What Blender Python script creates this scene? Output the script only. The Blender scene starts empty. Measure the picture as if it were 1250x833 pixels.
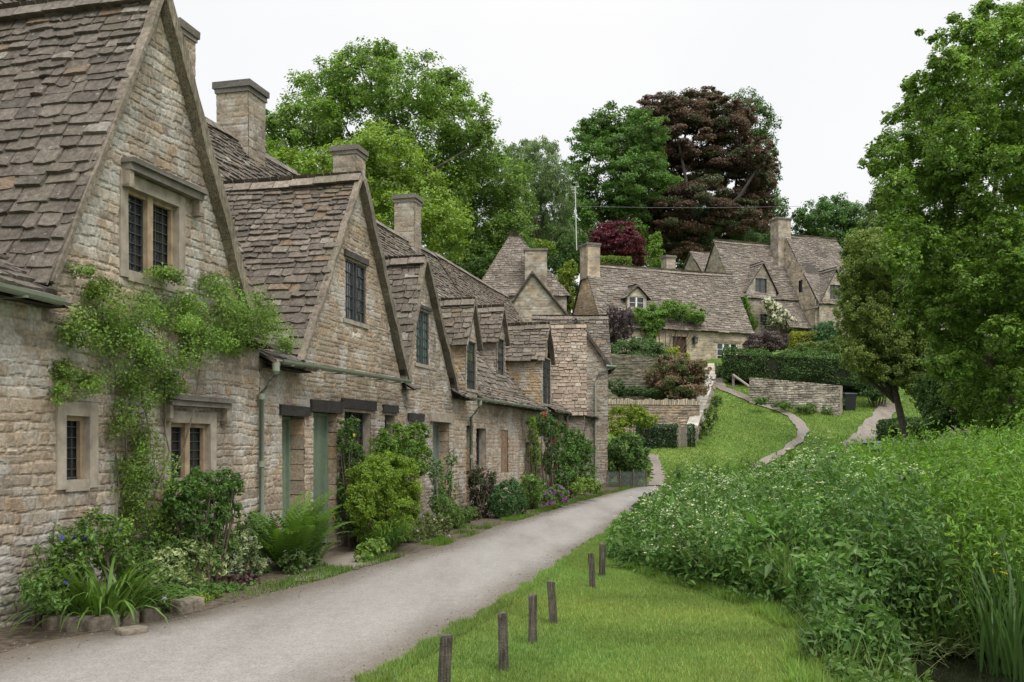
import bpy, math, random
import numpy as np
from mathutils import Matrix, Vector
R0 = random.Random(7)
rng = np.random.default_rng(11)
SC = bpy.context.scene
COL = SC.collection
pi = math.pi
# ------------------------------------------------------------------ camera model (35 mm lens, level, shifted up)
FPX, CX, HY, CZ = 1215.0, 625.0, 545.0, 1.7
def at(px, py, Y):
    return np.array([(px-CX)/FPX*Y, Y, CZ+(HY-py)/FPX*Y])
BANK = np.array([(3,2.1),(7.2,2.15),(9,2.75),(10.6,2.65),(12.5,2.0),(14.2,1.45),(16.5,1.75),(19,2.15),(25,3.2),(33,4.9),(40,6.3),(44,7.4)])
def sst(a, b, x):
    t = np.clip((x-a)/(b-a), 0, 1); return t*t*(3-2*t)
def bankx(y): return np.interp(y, BANK[:,0], BANK[:,1])
def tz(x, y):
    x = np.asarray(x, float); y = np.asarray(y, float)
    z = np.interp(y, [-100,42.5,44.5,46.5,70,110,200,600,2500], [0,0,.12,.45,8.0,16,24,40,60])
    s = x-bankx(y)
    ch = -.62*sst(.1,1.3,s)*(1-sst(4.2,7.5,s))*(1-sst(33,41,y))
    return z+ch
def gnd(px, py):
    for Y in np.arange(5, 200, .05):
        p = at(px, py, Y)
        if p[2] <= tz(p[0], p[1]): break
    return np.array([p[0], p[1], float(tz(p[0], p[1]))])
# ------------------------------------------------------------------ noise
def vnoise(x, y, seed=0):
    x = np.asarray(x, float); y = np.asarray(y, float)
    xi = np.floor(x).astype(np.int64); yi = np.floor(y).astype(np.int64); fx = x-xi; fy = y-yi
    fx = fx*fx*(3-2*fx); fy = fy*fy*(3-2*fy)
    def h(a, b):
        n = (a*374761393+b*668265263+seed*1442695041) & 0xffffffff
        n = ((n ^ (n >> 13))*1274126177) & 0xffffffff
        return ((n ^ (n >> 16)) & 0xffff)/65535.0
    return (h(xi,yi)*(1-fx)+h(xi+1,yi)*fx)*(1-fy)+(h(xi,yi+1)*(1-fx)+h(xi+1,yi+1)*fx)*fy
def fbm(x, y, seed=0, o=3):
    s = 0; a = .5
    for k in range(o):
        s = s+a*vnoise(x*2**k, y*2**k, seed+k*17); a *= .5
    return s/(1-.5**o)
# ------------------------------------------------------------------ materials
def mat(name, rough=.8, noise=6, nstr=.35, bump=.3, bscale=40, kind=None, spec=.3, lich=0):
    m = bpy.data.materials.new(name); m.use_nodes = True
    nt = m.node_tree; nd = nt.nodes; lk = nt.links
    b = nd['Principled BSDF']; b.inputs['Roughness'].default_value = rough
    b.inputs['Specular IOR Level'].default_value = spec
    at_ = nd.new('ShaderNodeAttribute'); at_.attribute_name = 'Col'
    tc = nd.new('ShaderNodeTexCoord')
    col = at_.outputs['Color']
    if nstr > 0:
        n = nd.new('ShaderNodeTexNoise'); n.inputs['Scale'].default_value = noise; n.inputs['Detail'].default_value = 6
        lk.new(tc.outputs['Object'], n.inputs['Vector'])
        mr = nd.new('ShaderNodeMapRange'); mr.inputs[1].default_value = .3; mr.inputs[2].default_value = .7
        mr.inputs[3].default_value = 1-nstr; mr.inputs[4].default_value = 1+nstr
        lk.new(n.outputs['Fac'], mr.inputs[0])
        mx = nd.new('ShaderNodeMix'); mx.data_type = 'RGBA'; mx.blend_type = 'MULTIPLY'; mx.inputs[0].default_value = 1
        lk.new(col, mx.inputs[6]); lk.new(mr.outputs[0], mx.inputs[7]); col = mx.outputs[2]
    if lich:
        n2 = nd.new('ShaderNodeTexNoise'); n2.inputs['Scale'].default_value = 13; n2.inputs['Detail'].default_value = 7; n2.inputs['Roughness'].default_value = .7
        lk.new(tc.outputs['Object'], n2.inputs['Vector'])
        r2 = nd.new('ShaderNodeMapRange'); r2.inputs[1].default_value = .60; r2.inputs[2].default_value = .67; r2.inputs[4].default_value = lich
        lk.new(n2.outputs['Fac'], r2.inputs[0])
        m2 = nd.new('ShaderNodeMix'); m2.data_type = 'RGBA'; m2.inputs[7].default_value = (.42,.40,.36,1)
        lk.new(r2.outputs[0], m2.inputs[0]); lk.new(col, m2.inputs[6]); col = m2.outputs[2]
    if name == 'stone_slate':
        n5 = nd.new('ShaderNodeTexNoise'); n5.inputs['Scale'].default_value = 1.1; n5.inputs['Detail'].default_value = 8; n5.inputs['Roughness'].default_value = .7; lk.new(tc.outputs['Object'], n5.inputs['Vector'])
        r5 = nd.new('ShaderNodeMapRange'); r5.inputs[1].default_value = .54; r5.inputs[2].default_value = .70; r5.inputs[4].default_value = .6; lk.new(n5.outputs['Fac'], r5.inputs[0])
        m5 = nd.new('ShaderNodeMix'); m5.data_type = 'RGBA'; m5.inputs[7].default_value = (.085,.085,.045,1); lk.new(r5.outputs[0], m5.inputs[0]); lk.new(col, m5.inputs[6]); col = m5.outputs[2]
    if kind == 'wood':
        mpg = nd.new('ShaderNodeMapping'); mpg.inputs['Scale'].default_value = (1,1,.06); lk.new(tc.outputs['Object'], mpg.inputs[0])
        gn = nd.new('ShaderNodeTexNoise'); gn.inputs['Scale'].default_value = 90; gn.inputs['Detail'].default_value = 4; lk.new(mpg.outputs[0], gn.inputs['Vector'])
        gr = nd.new('ShaderNodeMapRange'); gr.inputs[1].default_value = .35; gr.inputs[2].default_value = .65; gr.inputs[3].default_value = .45; gr.inputs[4].default_value = 1.5; lk.new(gn.outputs['Fac'], gr.inputs[0])
        gm = nd.new('ShaderNodeMix'); gm.data_type = 'RGBA'; gm.blend_type = 'MULTIPLY'; gm.inputs[0].default_value = 1; lk.new(col, gm.inputs[6]); lk.new(gr.outputs[0], gm.inputs[7]); col = gm.outputs[2]
    lk.new(col, b.inputs['Base Color'])
    if bump:
        n3 = nd.new('ShaderNodeTexNoise'); n3.inputs['Scale'].default_value = bscale; n3.inputs['Detail'].default_value = 5
        lk.new(tc.outputs['Object'], n3.inputs['Vector'])
        bp = nd.new('ShaderNodeBump'); bp.inputs['Strength'].default_value = bump; bp.inputs['Distance'].default_value = .02
        lk.new(n3.outputs['Fac'], bp.inputs['Height']); lk.new(bp.outputs[0], b.inputs['Normal'])
    if kind == 'leaf':
        tr = nd.new('ShaderNodeBsdfTranslucent'); ms = nd.new('ShaderNodeMixShader'); ms.inputs[0].default_value = .32
        hs = nd.new('ShaderNodeHueSaturation'); hs.inputs['Value'].default_value = 1.5; hs.inputs['Saturation'].default_value = 1.1
        lk.new(col, hs.inputs['Color']); lk.new(hs.outputs[0], tr.inputs[0])
        lk.new(b.outputs[0], ms.inputs[1]); lk.new(tr.outputs[0], ms.inputs[2])
        lk.new(ms.outputs[0], nd['Material Output'].inputs['Surface'])
    return m
M = dict(
    stone=mat('rubble_stone', .92, 24, .30, .6, 70, lich=.22),
    stonefar=mat('weathered_stone', .9, 2.2, .3, .3, 20, lich=.2),
    dress=mat('dressed_stone', .85, 7, .3, .3, 60),
    slate=mat('stone_slate', .88, 16, .38, .6, 45, lich=.5),
    leaf=mat('leaf', .5, 1, 0, 0, kind='leaf', spec=.35),
    grass=mat('grass_blade', .6, 1, 0, 0, kind='leaf', spec=.25),
    wood=mat('weathered_wood', .85, 14, .3, .5, 60, kind='wood'),
    bark=mat('bark', .9, 10, .4, .6, 30),
    paint=mat('paint', .45, 12, .12, .08, 80, spec=.4),
    lead=mat('lead_metal', .5, 20, .2, .1, 80, spec=.5),
    petal=mat('petal', .6, 1, 0, 0, kind='leaf'),
    glass=mat('window_glass', .05, 1, 0, .22, 5, spec=.7),
    soil=mat('soil', .95, 12, .5, .6, 60),
)
# road, ground and water have their own node setups
def ground_mat():
    m = bpy.data.materials.new('meadow_ground'); m.use_nodes = True; nt = m.node_tree; nd = nt.nodes; lk = nt.links
    b = nd['Principled BSDF']; b.inputs['Roughness'].default_value = .95; b.inputs['Specular IOR Level'].default_value = .1
    tc = nd.new('ShaderNodeTexCoord')
    def nz(s, d=6):
        n = nd.new('ShaderNodeTexNoise'); n.inputs['Scale'].default_value = s; n.inputs['Detail'].default_value = d
        n.inputs['Roughness'].default_value = .65
        lk.new(tc.outputs['Object'], n.inputs['Vector']); return n
    r = nd.new('ShaderNodeValToRGB'); e = r.color_ramp.elements
    e[0].position = .36; e[0].color = (.080,.135,.026,1); e[1].position = .68; e[1].color = (.150,.205,.045,1)
    e.new(.52).color = (.108,.172,.034,1)
    lk.new(nz(.45,4).outputs['Fac'], r.inputs[0])
    mx = nd.new('ShaderNodeMix'); mx.data_type = 'RGBA'; mx.blend_type = 'MULTIPLY'; mx.inputs[0].default_value = 1
    mr = nd.new('ShaderNodeMapRange'); mr.inputs[1].default_value = .3; mr.inputs[2].default_value = .7; mr.inputs[3].default_value = .55; mr.inputs[4].default_value = 1.35
    lk.new(nz(5,8).outputs['Fac'], mr.inputs[0]); lk.new(r.outputs[0], mx.inputs[6]); lk.new(mr.outputs[0], mx.inputs[7])
    lk.new(mx.outputs[2], b.inputs['Base Color'])
    bp = nd.new('ShaderNodeBump'); bp.inputs['Strength'].default_value = .7; bp.inputs['Distance'].default_value = .05
    lk.new(nz(14,6).outputs['Fac'], bp.inputs['Height']); lk.new(bp.outputs[0], b.inputs['Normal'])
    return m
def road_mat(name, c0, c1, c2):
    m = bpy.data.materials.new(name); m.use_nodes = True; nt = m.node_tree; nd = nt.nodes; lk = nt.links
    b = nd['Principled BSDF']; b.inputs['Roughness'].default_value = .8; b.inputs['Specular IOR Level'].default_value = .3
    tc = nd.new('ShaderNodeTexCoord')
    def nz(s, d=6, src=None):
        n = nd.new('ShaderNodeTexNoise'); n.inputs['Scale'].default_value = s; n.inputs['Detail'].default_value = d
        n.inputs['Roughness'].default_value = .6
        lk.new(src or tc.outputs['Object'], n.inputs['Vector']); return n
    mp = nd.new('ShaderNodeMapping'); mp.inputs['Rotation'].default_value = (0,0,math.radians(16)); mp.inputs['Scale'].default_value = (1.6,.28,1)
    lk.new(tc.outputs['Object'], mp.inputs[0])
    r = nd.new('ShaderNodeValToRGB'); e = r.color_ramp.elements
    e[0].position = .32; e[0].color = c0+(1,); e[1].position = .72; e[1].color = c2+(1,); e.new(.5).color = c1+(1,)
    lk.new(nz(.9,7,mp.outputs[0]).outputs['Fac'], r.inputs[0])
    mx = nd.new('ShaderNodeMix'); mx.data_type = 'RGBA'; mx.blend_type = 'MULTIPLY'; mx.inputs[0].default_value = 1
    mr = nd.new('ShaderNodeMapRange'); mr.inputs[1].default_value = .25; mr.inputs[2].default_value = .75; mr.inputs[3].default_value = .72; mr.inputs[4].default_value = 1.28
    lk.new(nz(55,3).outputs['Fac'], mr.inputs[0]); lk.new(r.outputs[0], mx.inputs[6]); lk.new(mr.outputs[0], mx.inputs[7])
    w1 = nz(7,6); wr = nd.new('ShaderNodeMapRange'); wr.inputs[1].default_value = .35; wr.inputs[2].default_value = .7; wr.inputs[3].default_value = .90; wr.inputs[4].default_value = 1.06
    lk.new(w1.outputs['Fac'], wr.inputs[0]); mx3 = nd.new('ShaderNodeMix'); mx3.data_type = 'RGBA'; mx3.blend_type = 'MULTIPLY'; mx3.inputs[0].default_value = 1
    lk.new(mx.outputs[2], mx3.inputs[6]); lk.new(wr.outputs[0], mx3.inputs[7]); mx = mx3
    vo = nd.new('ShaderNodeTexVoronoi'); vo.feature = 'F1'; vo.inputs['Scale'].default_value = 90; lk.new(tc.outputs['Object'], vo.inputs['Vector'])
    vr = nd.new('ShaderNodeMapRange'); vr.inputs[1].default_value = 0; vr.inputs[2].default_value = 1; vr.inputs[3].default_value = .80; vr.inputs[4].default_value = 1.20; lk.new(vo.outputs['Color'], vr.inputs[0])
    mx4 = nd.new('ShaderNodeMix'); mx4.data_type = 'RGBA'; mx4.blend_type = 'MULTIPLY'; mx4.inputs[0].default_value = 1
    lk.new(mx.outputs[2], mx4.inputs[6]); lk.new(vr.outputs[0], mx4.inputs[7]); mx = mx4
    at_ = nd.new('ShaderNodeAttribute'); at_.attribute_name = 'Col'
    m2 = nd.new('ShaderNodeMix'); m2.data_type = 'RGBA'; m2.blend_type = 'MULTIPLY'; m2.inputs[0].default_value = 1
    lk.new(mx.outputs[2], m2.inputs[6]); lk.new(at_.outputs['Color'], m2.inputs[7])
    lk.new(m2.outputs[2], b.inputs['Base Color'])
    bp = nd.new('ShaderNodeBump'); bp.inputs['Strength'].default_value = .5; bp.inputs['Distance'].default_value = .012
    lk.new(nz(70,4).outputs['Fac'], bp.inputs['Height']); lk.new(bp.outputs[0], b.inputs['Normal'])
    return m
M['ground'] = ground_mat()
M['road'] = road_mat('worn_tarmac', (.190,.173,.155), (.232,.215,.196), (.265,.248,.227))
M['path'] = road_mat('gravel_path', (.155,.13,.105), (.21,.18,.15), (.25,.215,.18))
mw = bpy.data.materials.new('stream_water'); mw.use_nodes = True
b = mw.node_tree.nodes['Principled BSDF']; b.inputs['Base Color'].default_value = (.010,.010,.007,1); b.inputs['Roughness'].default_value = .06
tn = mw.node_tree.nodes.new('ShaderNodeTexNoise'); tn.inputs['Scale'].default_value = 13; tn.inputs['Detail'].default_value = 3
bp = mw.node_tree.nodes.new('ShaderNodeBump'); bp.inputs['Strength'].default_value = 1.0; bp.inputs['Distance'].default_value = .14
mw.node_tree.links.new(tn.outputs['Fac'], bp.inputs['Height']); mw.node_tree.links.new(bp.outputs[0], b.inputs['Normal'])
M['water'] = mw
# ------------------------------------------------------------------ mesh collector
class MB:
    def __init__(s): s.v = []; s.c = []; s.f = {3: [], 4: []}; s.m = {3: [], 4: []}; s.n = 0
    def add(s, V, F, col, mi=0):
        V = np.asarray(V, float).reshape(-1,3); F = np.asarray(F, int); k = F.shape[1]
        c = np.asarray(col, float)
        if c.ndim == 1: c = np.tile(c, (len(V),1))
        s.v.append(V); s.c.append(c); s.f[k].append(F+s.n); s.m[k].append(np.full(len(F), mi)); s.n += len(V); return s
    def quad(s, p, col, mi=0): return s.add(p, [[0,1,2,3]], col, mi)
    def hexa(s, p, col, mi=0):   # p: 8 points, bottom 4 then top 4
        return s.add(p, [[3,2,1,0],[4,5,6,7],[0,1,5,4],[1,2,6,5],[2,3,7,6],[3,0,4,7]], col, mi)
    def box(s, lo, hi, col, mi=0, fr=None, jit=0):
        (a,b_,c),(d,e,f) = lo, hi
        p = np.array([(a,b_,c),(d,b_,c),(d,e,c),(a,e,c),(a,b_,f),(d,b_,f),(d,e,f),(a,e,f)], float)
        if jit: p = p+rng.uniform(-jit, jit, p.shape)
        if fr is not None: p = fr.P(p[:,0], p[:,1], p[:,2])
        return s.hexa(p, col, mi)
    def tube(s, pts, rad, col, mi=0, n=6, cap=True):
        pts = np.asarray(pts, float); rad = np.broadcast_to(np.asarray(rad, float), (len(pts),))
        V = []
        for i, p in enumerate(pts):
            d = pts[min(i+1,len(pts)-1)]-pts[max(i-1,0)]; d = d/(np.linalg.norm(d)+1e-9)
            a = np.array([0,0,1.]) if abs(d[2]) < .9 else np.array([1.,0,0])
            x = np.cross(d, a); x /= np.linalg.norm(x); y = np.cross(d, x)
            for k in range(n):
                t = 2*pi*k/n; V.append(p+rad[i]*(x*math.cos(t)+y*math.sin(t)))
        F = [[i*n+k, i*n+(k+1)%n, (i+1)*n+(k+1)%n, (i+1)*n+k] for i in range(len(pts)-1) for k in range(n)]
        s.add(V, F, col, mi)
        if cap:
            for i in (0, len(pts)-1):
                c = pts[i]; ring = V[i*n:(i+1)*n]
                s.add([c]+ring, [[0,1+k,1+(k+1)%n] for k in range(n)], col, mi)
        return s
    def build(s, name, mats, parent=None, smooth=False):
        me = bpy.data.meshes.new(name)
        V = np.concatenate(s.v); C = np.concatenate(s.c)
        idx = []; tot = []; mi = []
        for k in (3,4):
            if s.f[k]:
                F = np.concatenate(s.f[k]); idx.append(F.ravel()); tot.append(np.full(len(F), k)); mi.append(np.concatenate(s.m[k]))
        idx = np.concatenate(idx); tot = np.concatenate(tot); mi = np.concatenate(mi)
        me.vertices.add(len(V)); me.vertices.foreach_set('co', V.ravel().astype(np.float32))
        me.loops.add(len(idx)); me.loops.foreach_set('vertex_index', idx.astype(np.int32))
        me.polygons.add(len(tot)); st = np.concatenate([[0], np.cumsum(tot)[:-1]])
        me.polygons.foreach_set('loop_start', st.astype(np.int32))
        me.polygons.foreach_set('material_index', mi.astype(np.int32))
        me.polygons.foreach_set('use_smooth', np.full(len(tot), smooth))
        a = me.color_attributes.new('Col', 'FLOAT_COLOR', 'POINT')
        a.data.foreach_set('color', np.c_[C, np.ones(len(C))].ravel().astype(np.float32))
        if not isinstance(mats, (list,tuple)): mats = [mats]
        for m_ in mats: me.materials.append(M[m_] if isinstance(m_, str) else m_)
        me.update(calc_edges=True)
        o = bpy.data.objects.new(name, me); COL.objects.link(o)
        if parent is not None:
            o.parent = parent
            o.matrix_parent_inverse = Matrix.Translation(parent.location).inverted()
        return o
def tag(o, label, cat, group=None):
    o['label'] = label; o['category'] = cat
    if group: o['group'] = group
    return o
def thing(name, loc, label, cat, group=None):
    o = bpy.data.objects.new(name, None); COL.objects.link(o); o.location = [float(x) for x in loc]; o.empty_display_size = .2
    return tag(o, label, cat, group)
def struct(o, k='structure'): o['kind'] = k; return o
class Frame:   # a building's own axes: u along the front, d backwards, z up
    def __init__(s, o, ang):   # ang: direction of u from +X
        s.o = np.array([o[0], o[1]]); s.t = np.array([math.cos(ang), math.sin(ang)]); s.b = np.array([-math.sin(ang), math.cos(ang)])
    def P(s, u, d, z):
        u, d, z = np.broadcast_arrays(np.asarray(u,float), np.asarray(d,float), np.asarray(z,float))
        return np.stack([s.o[0]+u*s.t[0]+d*s.b[0], s.o[1]+u*s.t[1]+d*s.b[1], z], -1)
    def hit(s, px, py, d=0.):   # (u, z) where the sight line meets the plane d
        r = (px-CX)/FPX; o = s.o+d*s.b
        A = np.array([[r, -s.t[0]],[1, -s.t[1]]]); Y, u = np.linalg.solve(A, o)
        return u, CZ+(HY-py)/FPX*Y
ROW = Frame((-7.10, 0), math.atan2(1, .249))
# ------------------------------------------------------------------ stone walls
PAL_NEAR = [((.285,.235,.185),4),((.255,.213,.170),4),((.31,.265,.215),3),((.225,.187,.148),2),((.29,.22,.155),.8),((.285,.255,.22),3),((.35,.325,.29),1.6),((.19,.158,.128),.7)]
PAL_FAR = [((.30,.248,.19),4),((.265,.22,.17),4),((.325,.275,.22),3),((.225,.187,.147),2),((.30,.23,.155),.8)]
PAL_DRY = [((.30,.27,.225),4),((.24,.21,.17),3),((.36,.33,.28),2),((.18,.155,.125),2),((.32,.25,.17),1)]
PAL_BUFF = [((.36,.265,.16),4),((.33,.24,.14),3),((.38,.29,.19),2),((.30,.215,.125),1)]
def stones(U, V, seed, hr=(.045,.115), lr=(.08,.30), pal=PAL_NEAR, depth=.024, joint=.012, mort=(.225,.188,.148), lichen=1.):
    r = np.random.default_rng(seed)
    V2 = V+.10*(fbm(U*1.1, V*.9, seed)-.5)+.045*(fbm(U*4.5, V*4.5, seed+3)-.5)+.02*(vnoise(U*16, V*16, seed+4)-.5)
    U2 = U+.07*(fbm(U*4, V*6, seed+5)-.5)+.02*(vnoise(U*15, V*17, seed+6)-.5)
    lo, hi = V2.min()-.2, V2.max()+.2
    edges = [lo]
    while edges[-1] < hi: edges.append(edges[-1]+r.uniform(*hr))
    edges = np.array(edges); ci = np.searchsorted(edges, V2)-1
    P = np.array([p for p,_ in pal]); W = np.array([w for _,w in pal], float); W /= W.sum()
    H = np.zeros(U.shape); C = np.zeros(U.shape+(3,))
    for c in np.unique(ci):
        m = ci == c; uu = U2[m]; vv = V2[m]
        je = [uu.min()-r.uniform(0,.4)]; 
        while je[-1] < uu.max()+.1: je.append(je[-1]+r.uniform(*lr)*(.6+.8*r.random()))
        je = np.array(je); si = np.clip(np.searchsorted(je, uu)-1, 0, len(je)-2)
        du = np.minimum(uu-je[si], je[si+1]-uu); dv = np.minimum(vv-edges[c], edges[c+1]-vv)
        k = r.choice(len(P), len(je), p=W); br = r.uniform(.84,1.16,len(je)); hh = r.uniform(.45,1,len(je))
        e = np.sqrt(np.clip(du,0,.04)*np.clip(dv,0,.04)+1e-9)*1.6
        dd = np.minimum(np.minimum(du, dv)*1.3, e)
        s = sst(joint*.3, joint*2.2, dd)
        H[m] = s*hh[si]*depth
        col = P[k[si]]*br[si][:,None]*(.80+.40*fbm(U[m]*22,V[m]*22,seed+31))[:,None]
        jm = (1-sst(joint*.5, joint*1.3, dd))[:,None]
        jm = jm*(.05+.85*sst(.35,.6,fbm(U[m]*2.2,V[m]*2.2,seed+41)))[:,None]
        C[m] = col*(1-jm)+np.array(mort)*jm
    H += (fbm(U*9, V*9, seed+9)-.5)*depth*.9
    w = fbm(U*.55, V*.8, seed+21)
    C *= (.72+.56*w)[...,None]*(.86+.28*fbm(U*6,V*5,seed+81))[...,None]
    li = (sst(.55,.66,fbm(U*3.1,V*3.3,seed+51,5))*.75*lichen)[...,None]; C = C*(1-li)+np.array((.37,.35,.315))*li     # pale lichen
    gr = (sst(.50,.68,fbm(U*1.3,V*.55,seed+71,5))*.36*lichen)[...,None]; C = C*(1-gr)+np.array((.115,.10,.082))*gr     # dark grime
    oc = (sst(.60,.72,fbm(U*1.7,V*1.5,seed+61,4))*.5*lichen)[...,None]; C = C*(1-oc)+np.array((.285,.22,.15))*oc     # ochre stain
    return H, C
def patch(mb, P0, eu, n, W, z0, z1, res, seed, top=None, holes=(), mi=0, **kw):
    """stone-faced wall sheet standing on P0, running along eu, facing n; holes (u0,u1,z0,z1)"""
    us = np.linspace(0, W, max(2,int(W/res)+1)); vs = np.linspace(z0, z1, max(2,int((z1-z0)/res)+1))
    for (a,b_,c,d) in holes:
        for x in (a,b_):
            if 0 < x < W: us[np.argmin(abs(us-x))] = x
        for x in (c,d):
            if z0 < x < z1: vs[np.argmin(abs(vs-x))] = x
    U, V = np.meshgrid(us, vs, indexing='ij')
    H, C = stones(U, V, seed, **kw)
    Vp = V.copy(); cl = np.zeros(V.shape, bool)
    if top is not None:
        T = top(U); cl = V >= T; Vp = np.minimum(V, T)
    eu = np.asarray(eu); n = np.asarray(n)
    X = np.zeros(U.shape+(3,)); X[...,0] = P0[0]+U*eu[0]+H*n[0]; X[...,1] = P0[1]+U*eu[1]+H*n[1]; X[...,2] = Vp
    nu, nv = U.shape; I = np.arange(nu*nv).reshape(nu,nv)
    F = np.stack([I[:-1,:-1],I[1:,:-1],I[1:,1:],I[:-1,1:]], -1)
    keep = ~(cl[:-1,:-1]&cl[1:,:-1]&cl[1:,1:]&cl[:-1,1:])
    cu = (us[:-1]+us[1:])/2; cv = (vs[:-1]+vs[1:])/2
    for (a,b_,c,d) in holes:
        keep &= ~(((cu>a)&(cu<b_))[:,None] & ((cv>c)&(cv<d))[None,:])
    mb.add(X.reshape(-1,3), F[keep], C.reshape(-1,3), mi)
def fpatch(mb, fr, u0, u1, d, z0, z1, res, seed, top=None, holes=(), side=None, **kw):
    if side is None:   # front face, looking along -b
        P0 = fr.P(u0, d, 0); hs = [(a-u0,b_-u0,c,e) for a,b_,c,e in holes]
        patch(mb, P0, fr.t, -fr.b, u1-u0, z0, z1, res, seed, (lambda U: top(U+u0)) if top else None, hs, **kw)
    else:              # near side wall at u = u0 running back from d to d+u1, facing -t
        P0 = fr.P(u0, d, 0)
        patch(mb, P0, fr.b, -fr.t, u1, z0, z1, res, seed, top, holes, **kw)
# ------------------------------------------------------------------ stone slate roofs
SL = [((.108,.090,.073),5),((.093,.078,.064),4),((.126,.106,.087),4),((.145,.124,.102),1.5),((.140,.102,.070),.8),((.20,.182,.155),.5),((.078,.067,.056),2)]
SL_FAR = [((.155,.130,.108),5),((.13,.108,.090),4),((.18,.154,.129),4),((.215,.19,.162),2),((.185,.14,.105),.8)]
SL_TAN = [((.225,.175,.132),5),((.19,.148,.112),3),((.255,.205,.158),3),((.165,.132,.10),2),((.28,.24,.195),1)]
def palx(pal, *m): return [(tuple(np.array(c)*np.array(m)), w) for c,w in pal]
def tiles(mb, pts, exp0=.22, exp1=.13, wid=(.17,.46), thick=.036, pal=SL, seed=0, sag=.05, mi=0, clipped=0.015):
    r = random.Random(seed*7+1); pts = np.asarray(pts, float)
    n = np.zeros(3)
    for i in range(len(pts)): n += np.cross(pts[i], pts[(i+1)%len(pts)])
    n /= np.linalg.norm(n)
    if n[2] < 0: n = -n
    eu = np.cross([0,0,1.], n); eu /= np.linalg.norm(eu); ev = np.cross(n, eu)
    if ev[2] < 0: ev = -ev
    O = pts.mean(0); q = np.c_[(pts-O)@eu, (pts-O)@ev]
    v0, v1 = q[:,1].min(), q[:,1].max()
    def span(v):
        v = min(max(v, v0+1e-6), v1-1e-6); xs = []
        for i in range(len(q)):
            a, b_ = q[i], q[(i+1)%len(q)]
            if (a[1]-v)*(b_[1]-v) <= 0 and abs(a[1]-b_[1]) > 1e-9:
                xs.append(a[0]+(b_[0]-a[0])*(v-a[1])/(b_[1]-a[1]))
        return (min(xs), max(xs)) if xs else (0,0)
    pc = [p for p,_ in pal]; pw = [w for _,w in pal]
    sg = lambda u,v: sag*(float(vnoise(u*.5+seed, v*.5, seed))-.6)
    VV = []; CC = []; FF = []
    v = v0-.02; L = v1-v0
    while v < v1:
        t = (v-v0)/L; ex = exp0+(exp1-exp0)*t; ex *= r.uniform(.85,1.15)
        vt = v+ex*1.5
        a0, b0 = span(v); a1, b1 = span(min(vt, v1))
        u = min(a0,a1)-r.uniform(0,.3)
        while u < max(b0,b1):
            w = r.uniform(*wid)*(1-.25*t); ul, ur = u+.006, u+w-.006
            l0, r0 = max(ul,a0), min(ur,b0); l1, r1 = max(ul,a1), min(ur,b1)
            u += w
            if r0-l0 < .02 and r1-l1 < .02: continue
            if r0 < l0: l0 = r0 = (max(ul,a0)+min(ur,b0))/2
            if r1 < l1: l1 = r1 = (max(ul,a1)+min(ur,b1))/2
            if r0-l0 > w+.01 or l0 > max(b0,b1)+.01: continue
            th = thick*r.uniform(.6,1.5); k = sg((l0+r0)/2, v)
            lift = r.uniform(.0,.012); yl = r.uniform(-.03,.03); yr = yl+r.uniform(-.018,.018)
            base = .012+k
            m0 = (l0+r0)/2+r.uniform(-.1,.1)*(r0-l0); m1 = (l1+r1)/2; ym = (yl+yr)/2-r.uniform(-.012,.028); lm = lift*.7+r.uniform(-.004,.012); e = r.uniform(0,.014)
            P = [(l0,v+yl,base+lift),(m0,v+ym,base+lm),(r0,v+yr,base+lift*.5),(r1,vt,base-.01),(l1,vt,base-.01),
                 (l0+e,v+yl+.008,base+lift+th),(m0,v+ym+.006,base+lm+th*r.uniform(.8,1.15)),(r0-e,v+yr+.008,base+lift*.5+th),(r1,vt,base+.004),(m1,vt,base+.006),(l1,vt,base+.004)]
            i0 = len(VV); VV += [O+p[0]*eu+p[1]*ev+p[2]*n for p in P]
            c = np.array(r.choices(pc, pw)[0])*r.uniform(.85,1.15); CC += [c*(.6 if q < 5 else 1.) if False else c for q in range(11)]
            FF += [[i0+a for a in f] for f in ([5,6,9,10],[6,7,8,9],[0,1,6,5],[1,2,7,6],[2,3,8,7],[4,0,5,10])]
        v += ex
    if VV: mb.add(VV, FF, np.array(CC), mi)
    # the boarding under the slates
    base = pts-n*.03
    if len(base) == 4: mb.quad(base, (.05,.04,.035), mi)
    else: mb.add(base, [[0,i,i+1] for i in range(1,len(base)-1)], (.05,.04,.035), mi)
def ridge(mb, a, b_, col=(.165,.14,.115), seed=0, w=.17, h=.10, sag=.05, mi=0):
    r = random.Random(seed); a = np.asarray(a, float); b_ = np.asarray(b_, float); L = np.linalg.norm(b_-a); d = (b_-a)/L
    s = np.cross(d, [0,0,1.]); s /= np.linalg.norm(s); x = 0
    while x < L:
        l = min(r.uniform(.32,.5), L-x); k = r.uniform(-.012,.012)-sag*math.sin(pi*x/L)*.5
        c = np.array(col)*r.uniform(.7,1.2); P = []
        for q in (x+.008, x+l-.008):
            o = a+d*q+np.array([0,0,k])
            P += [o-s*w+[0,0,-h*1.1], o-s*w*.35+[0,0,h*.35], o+s*w*.35+[0,0,h*.35], o+s*w+[0,0,-h*1.1], o+[0,0,-h*1.3]]
        mb.add(P, [[0,1,6,5],[1,2,7,6],[2,3,8,7],[3,4,9,8],[4,0,5,9]], c, mi)
        mb.add(P, [[0,2,1],[0,3,2],[0,4,3],[5,6,7],[5,7,8],[5,8,9]], c, mi); x += l
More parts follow.
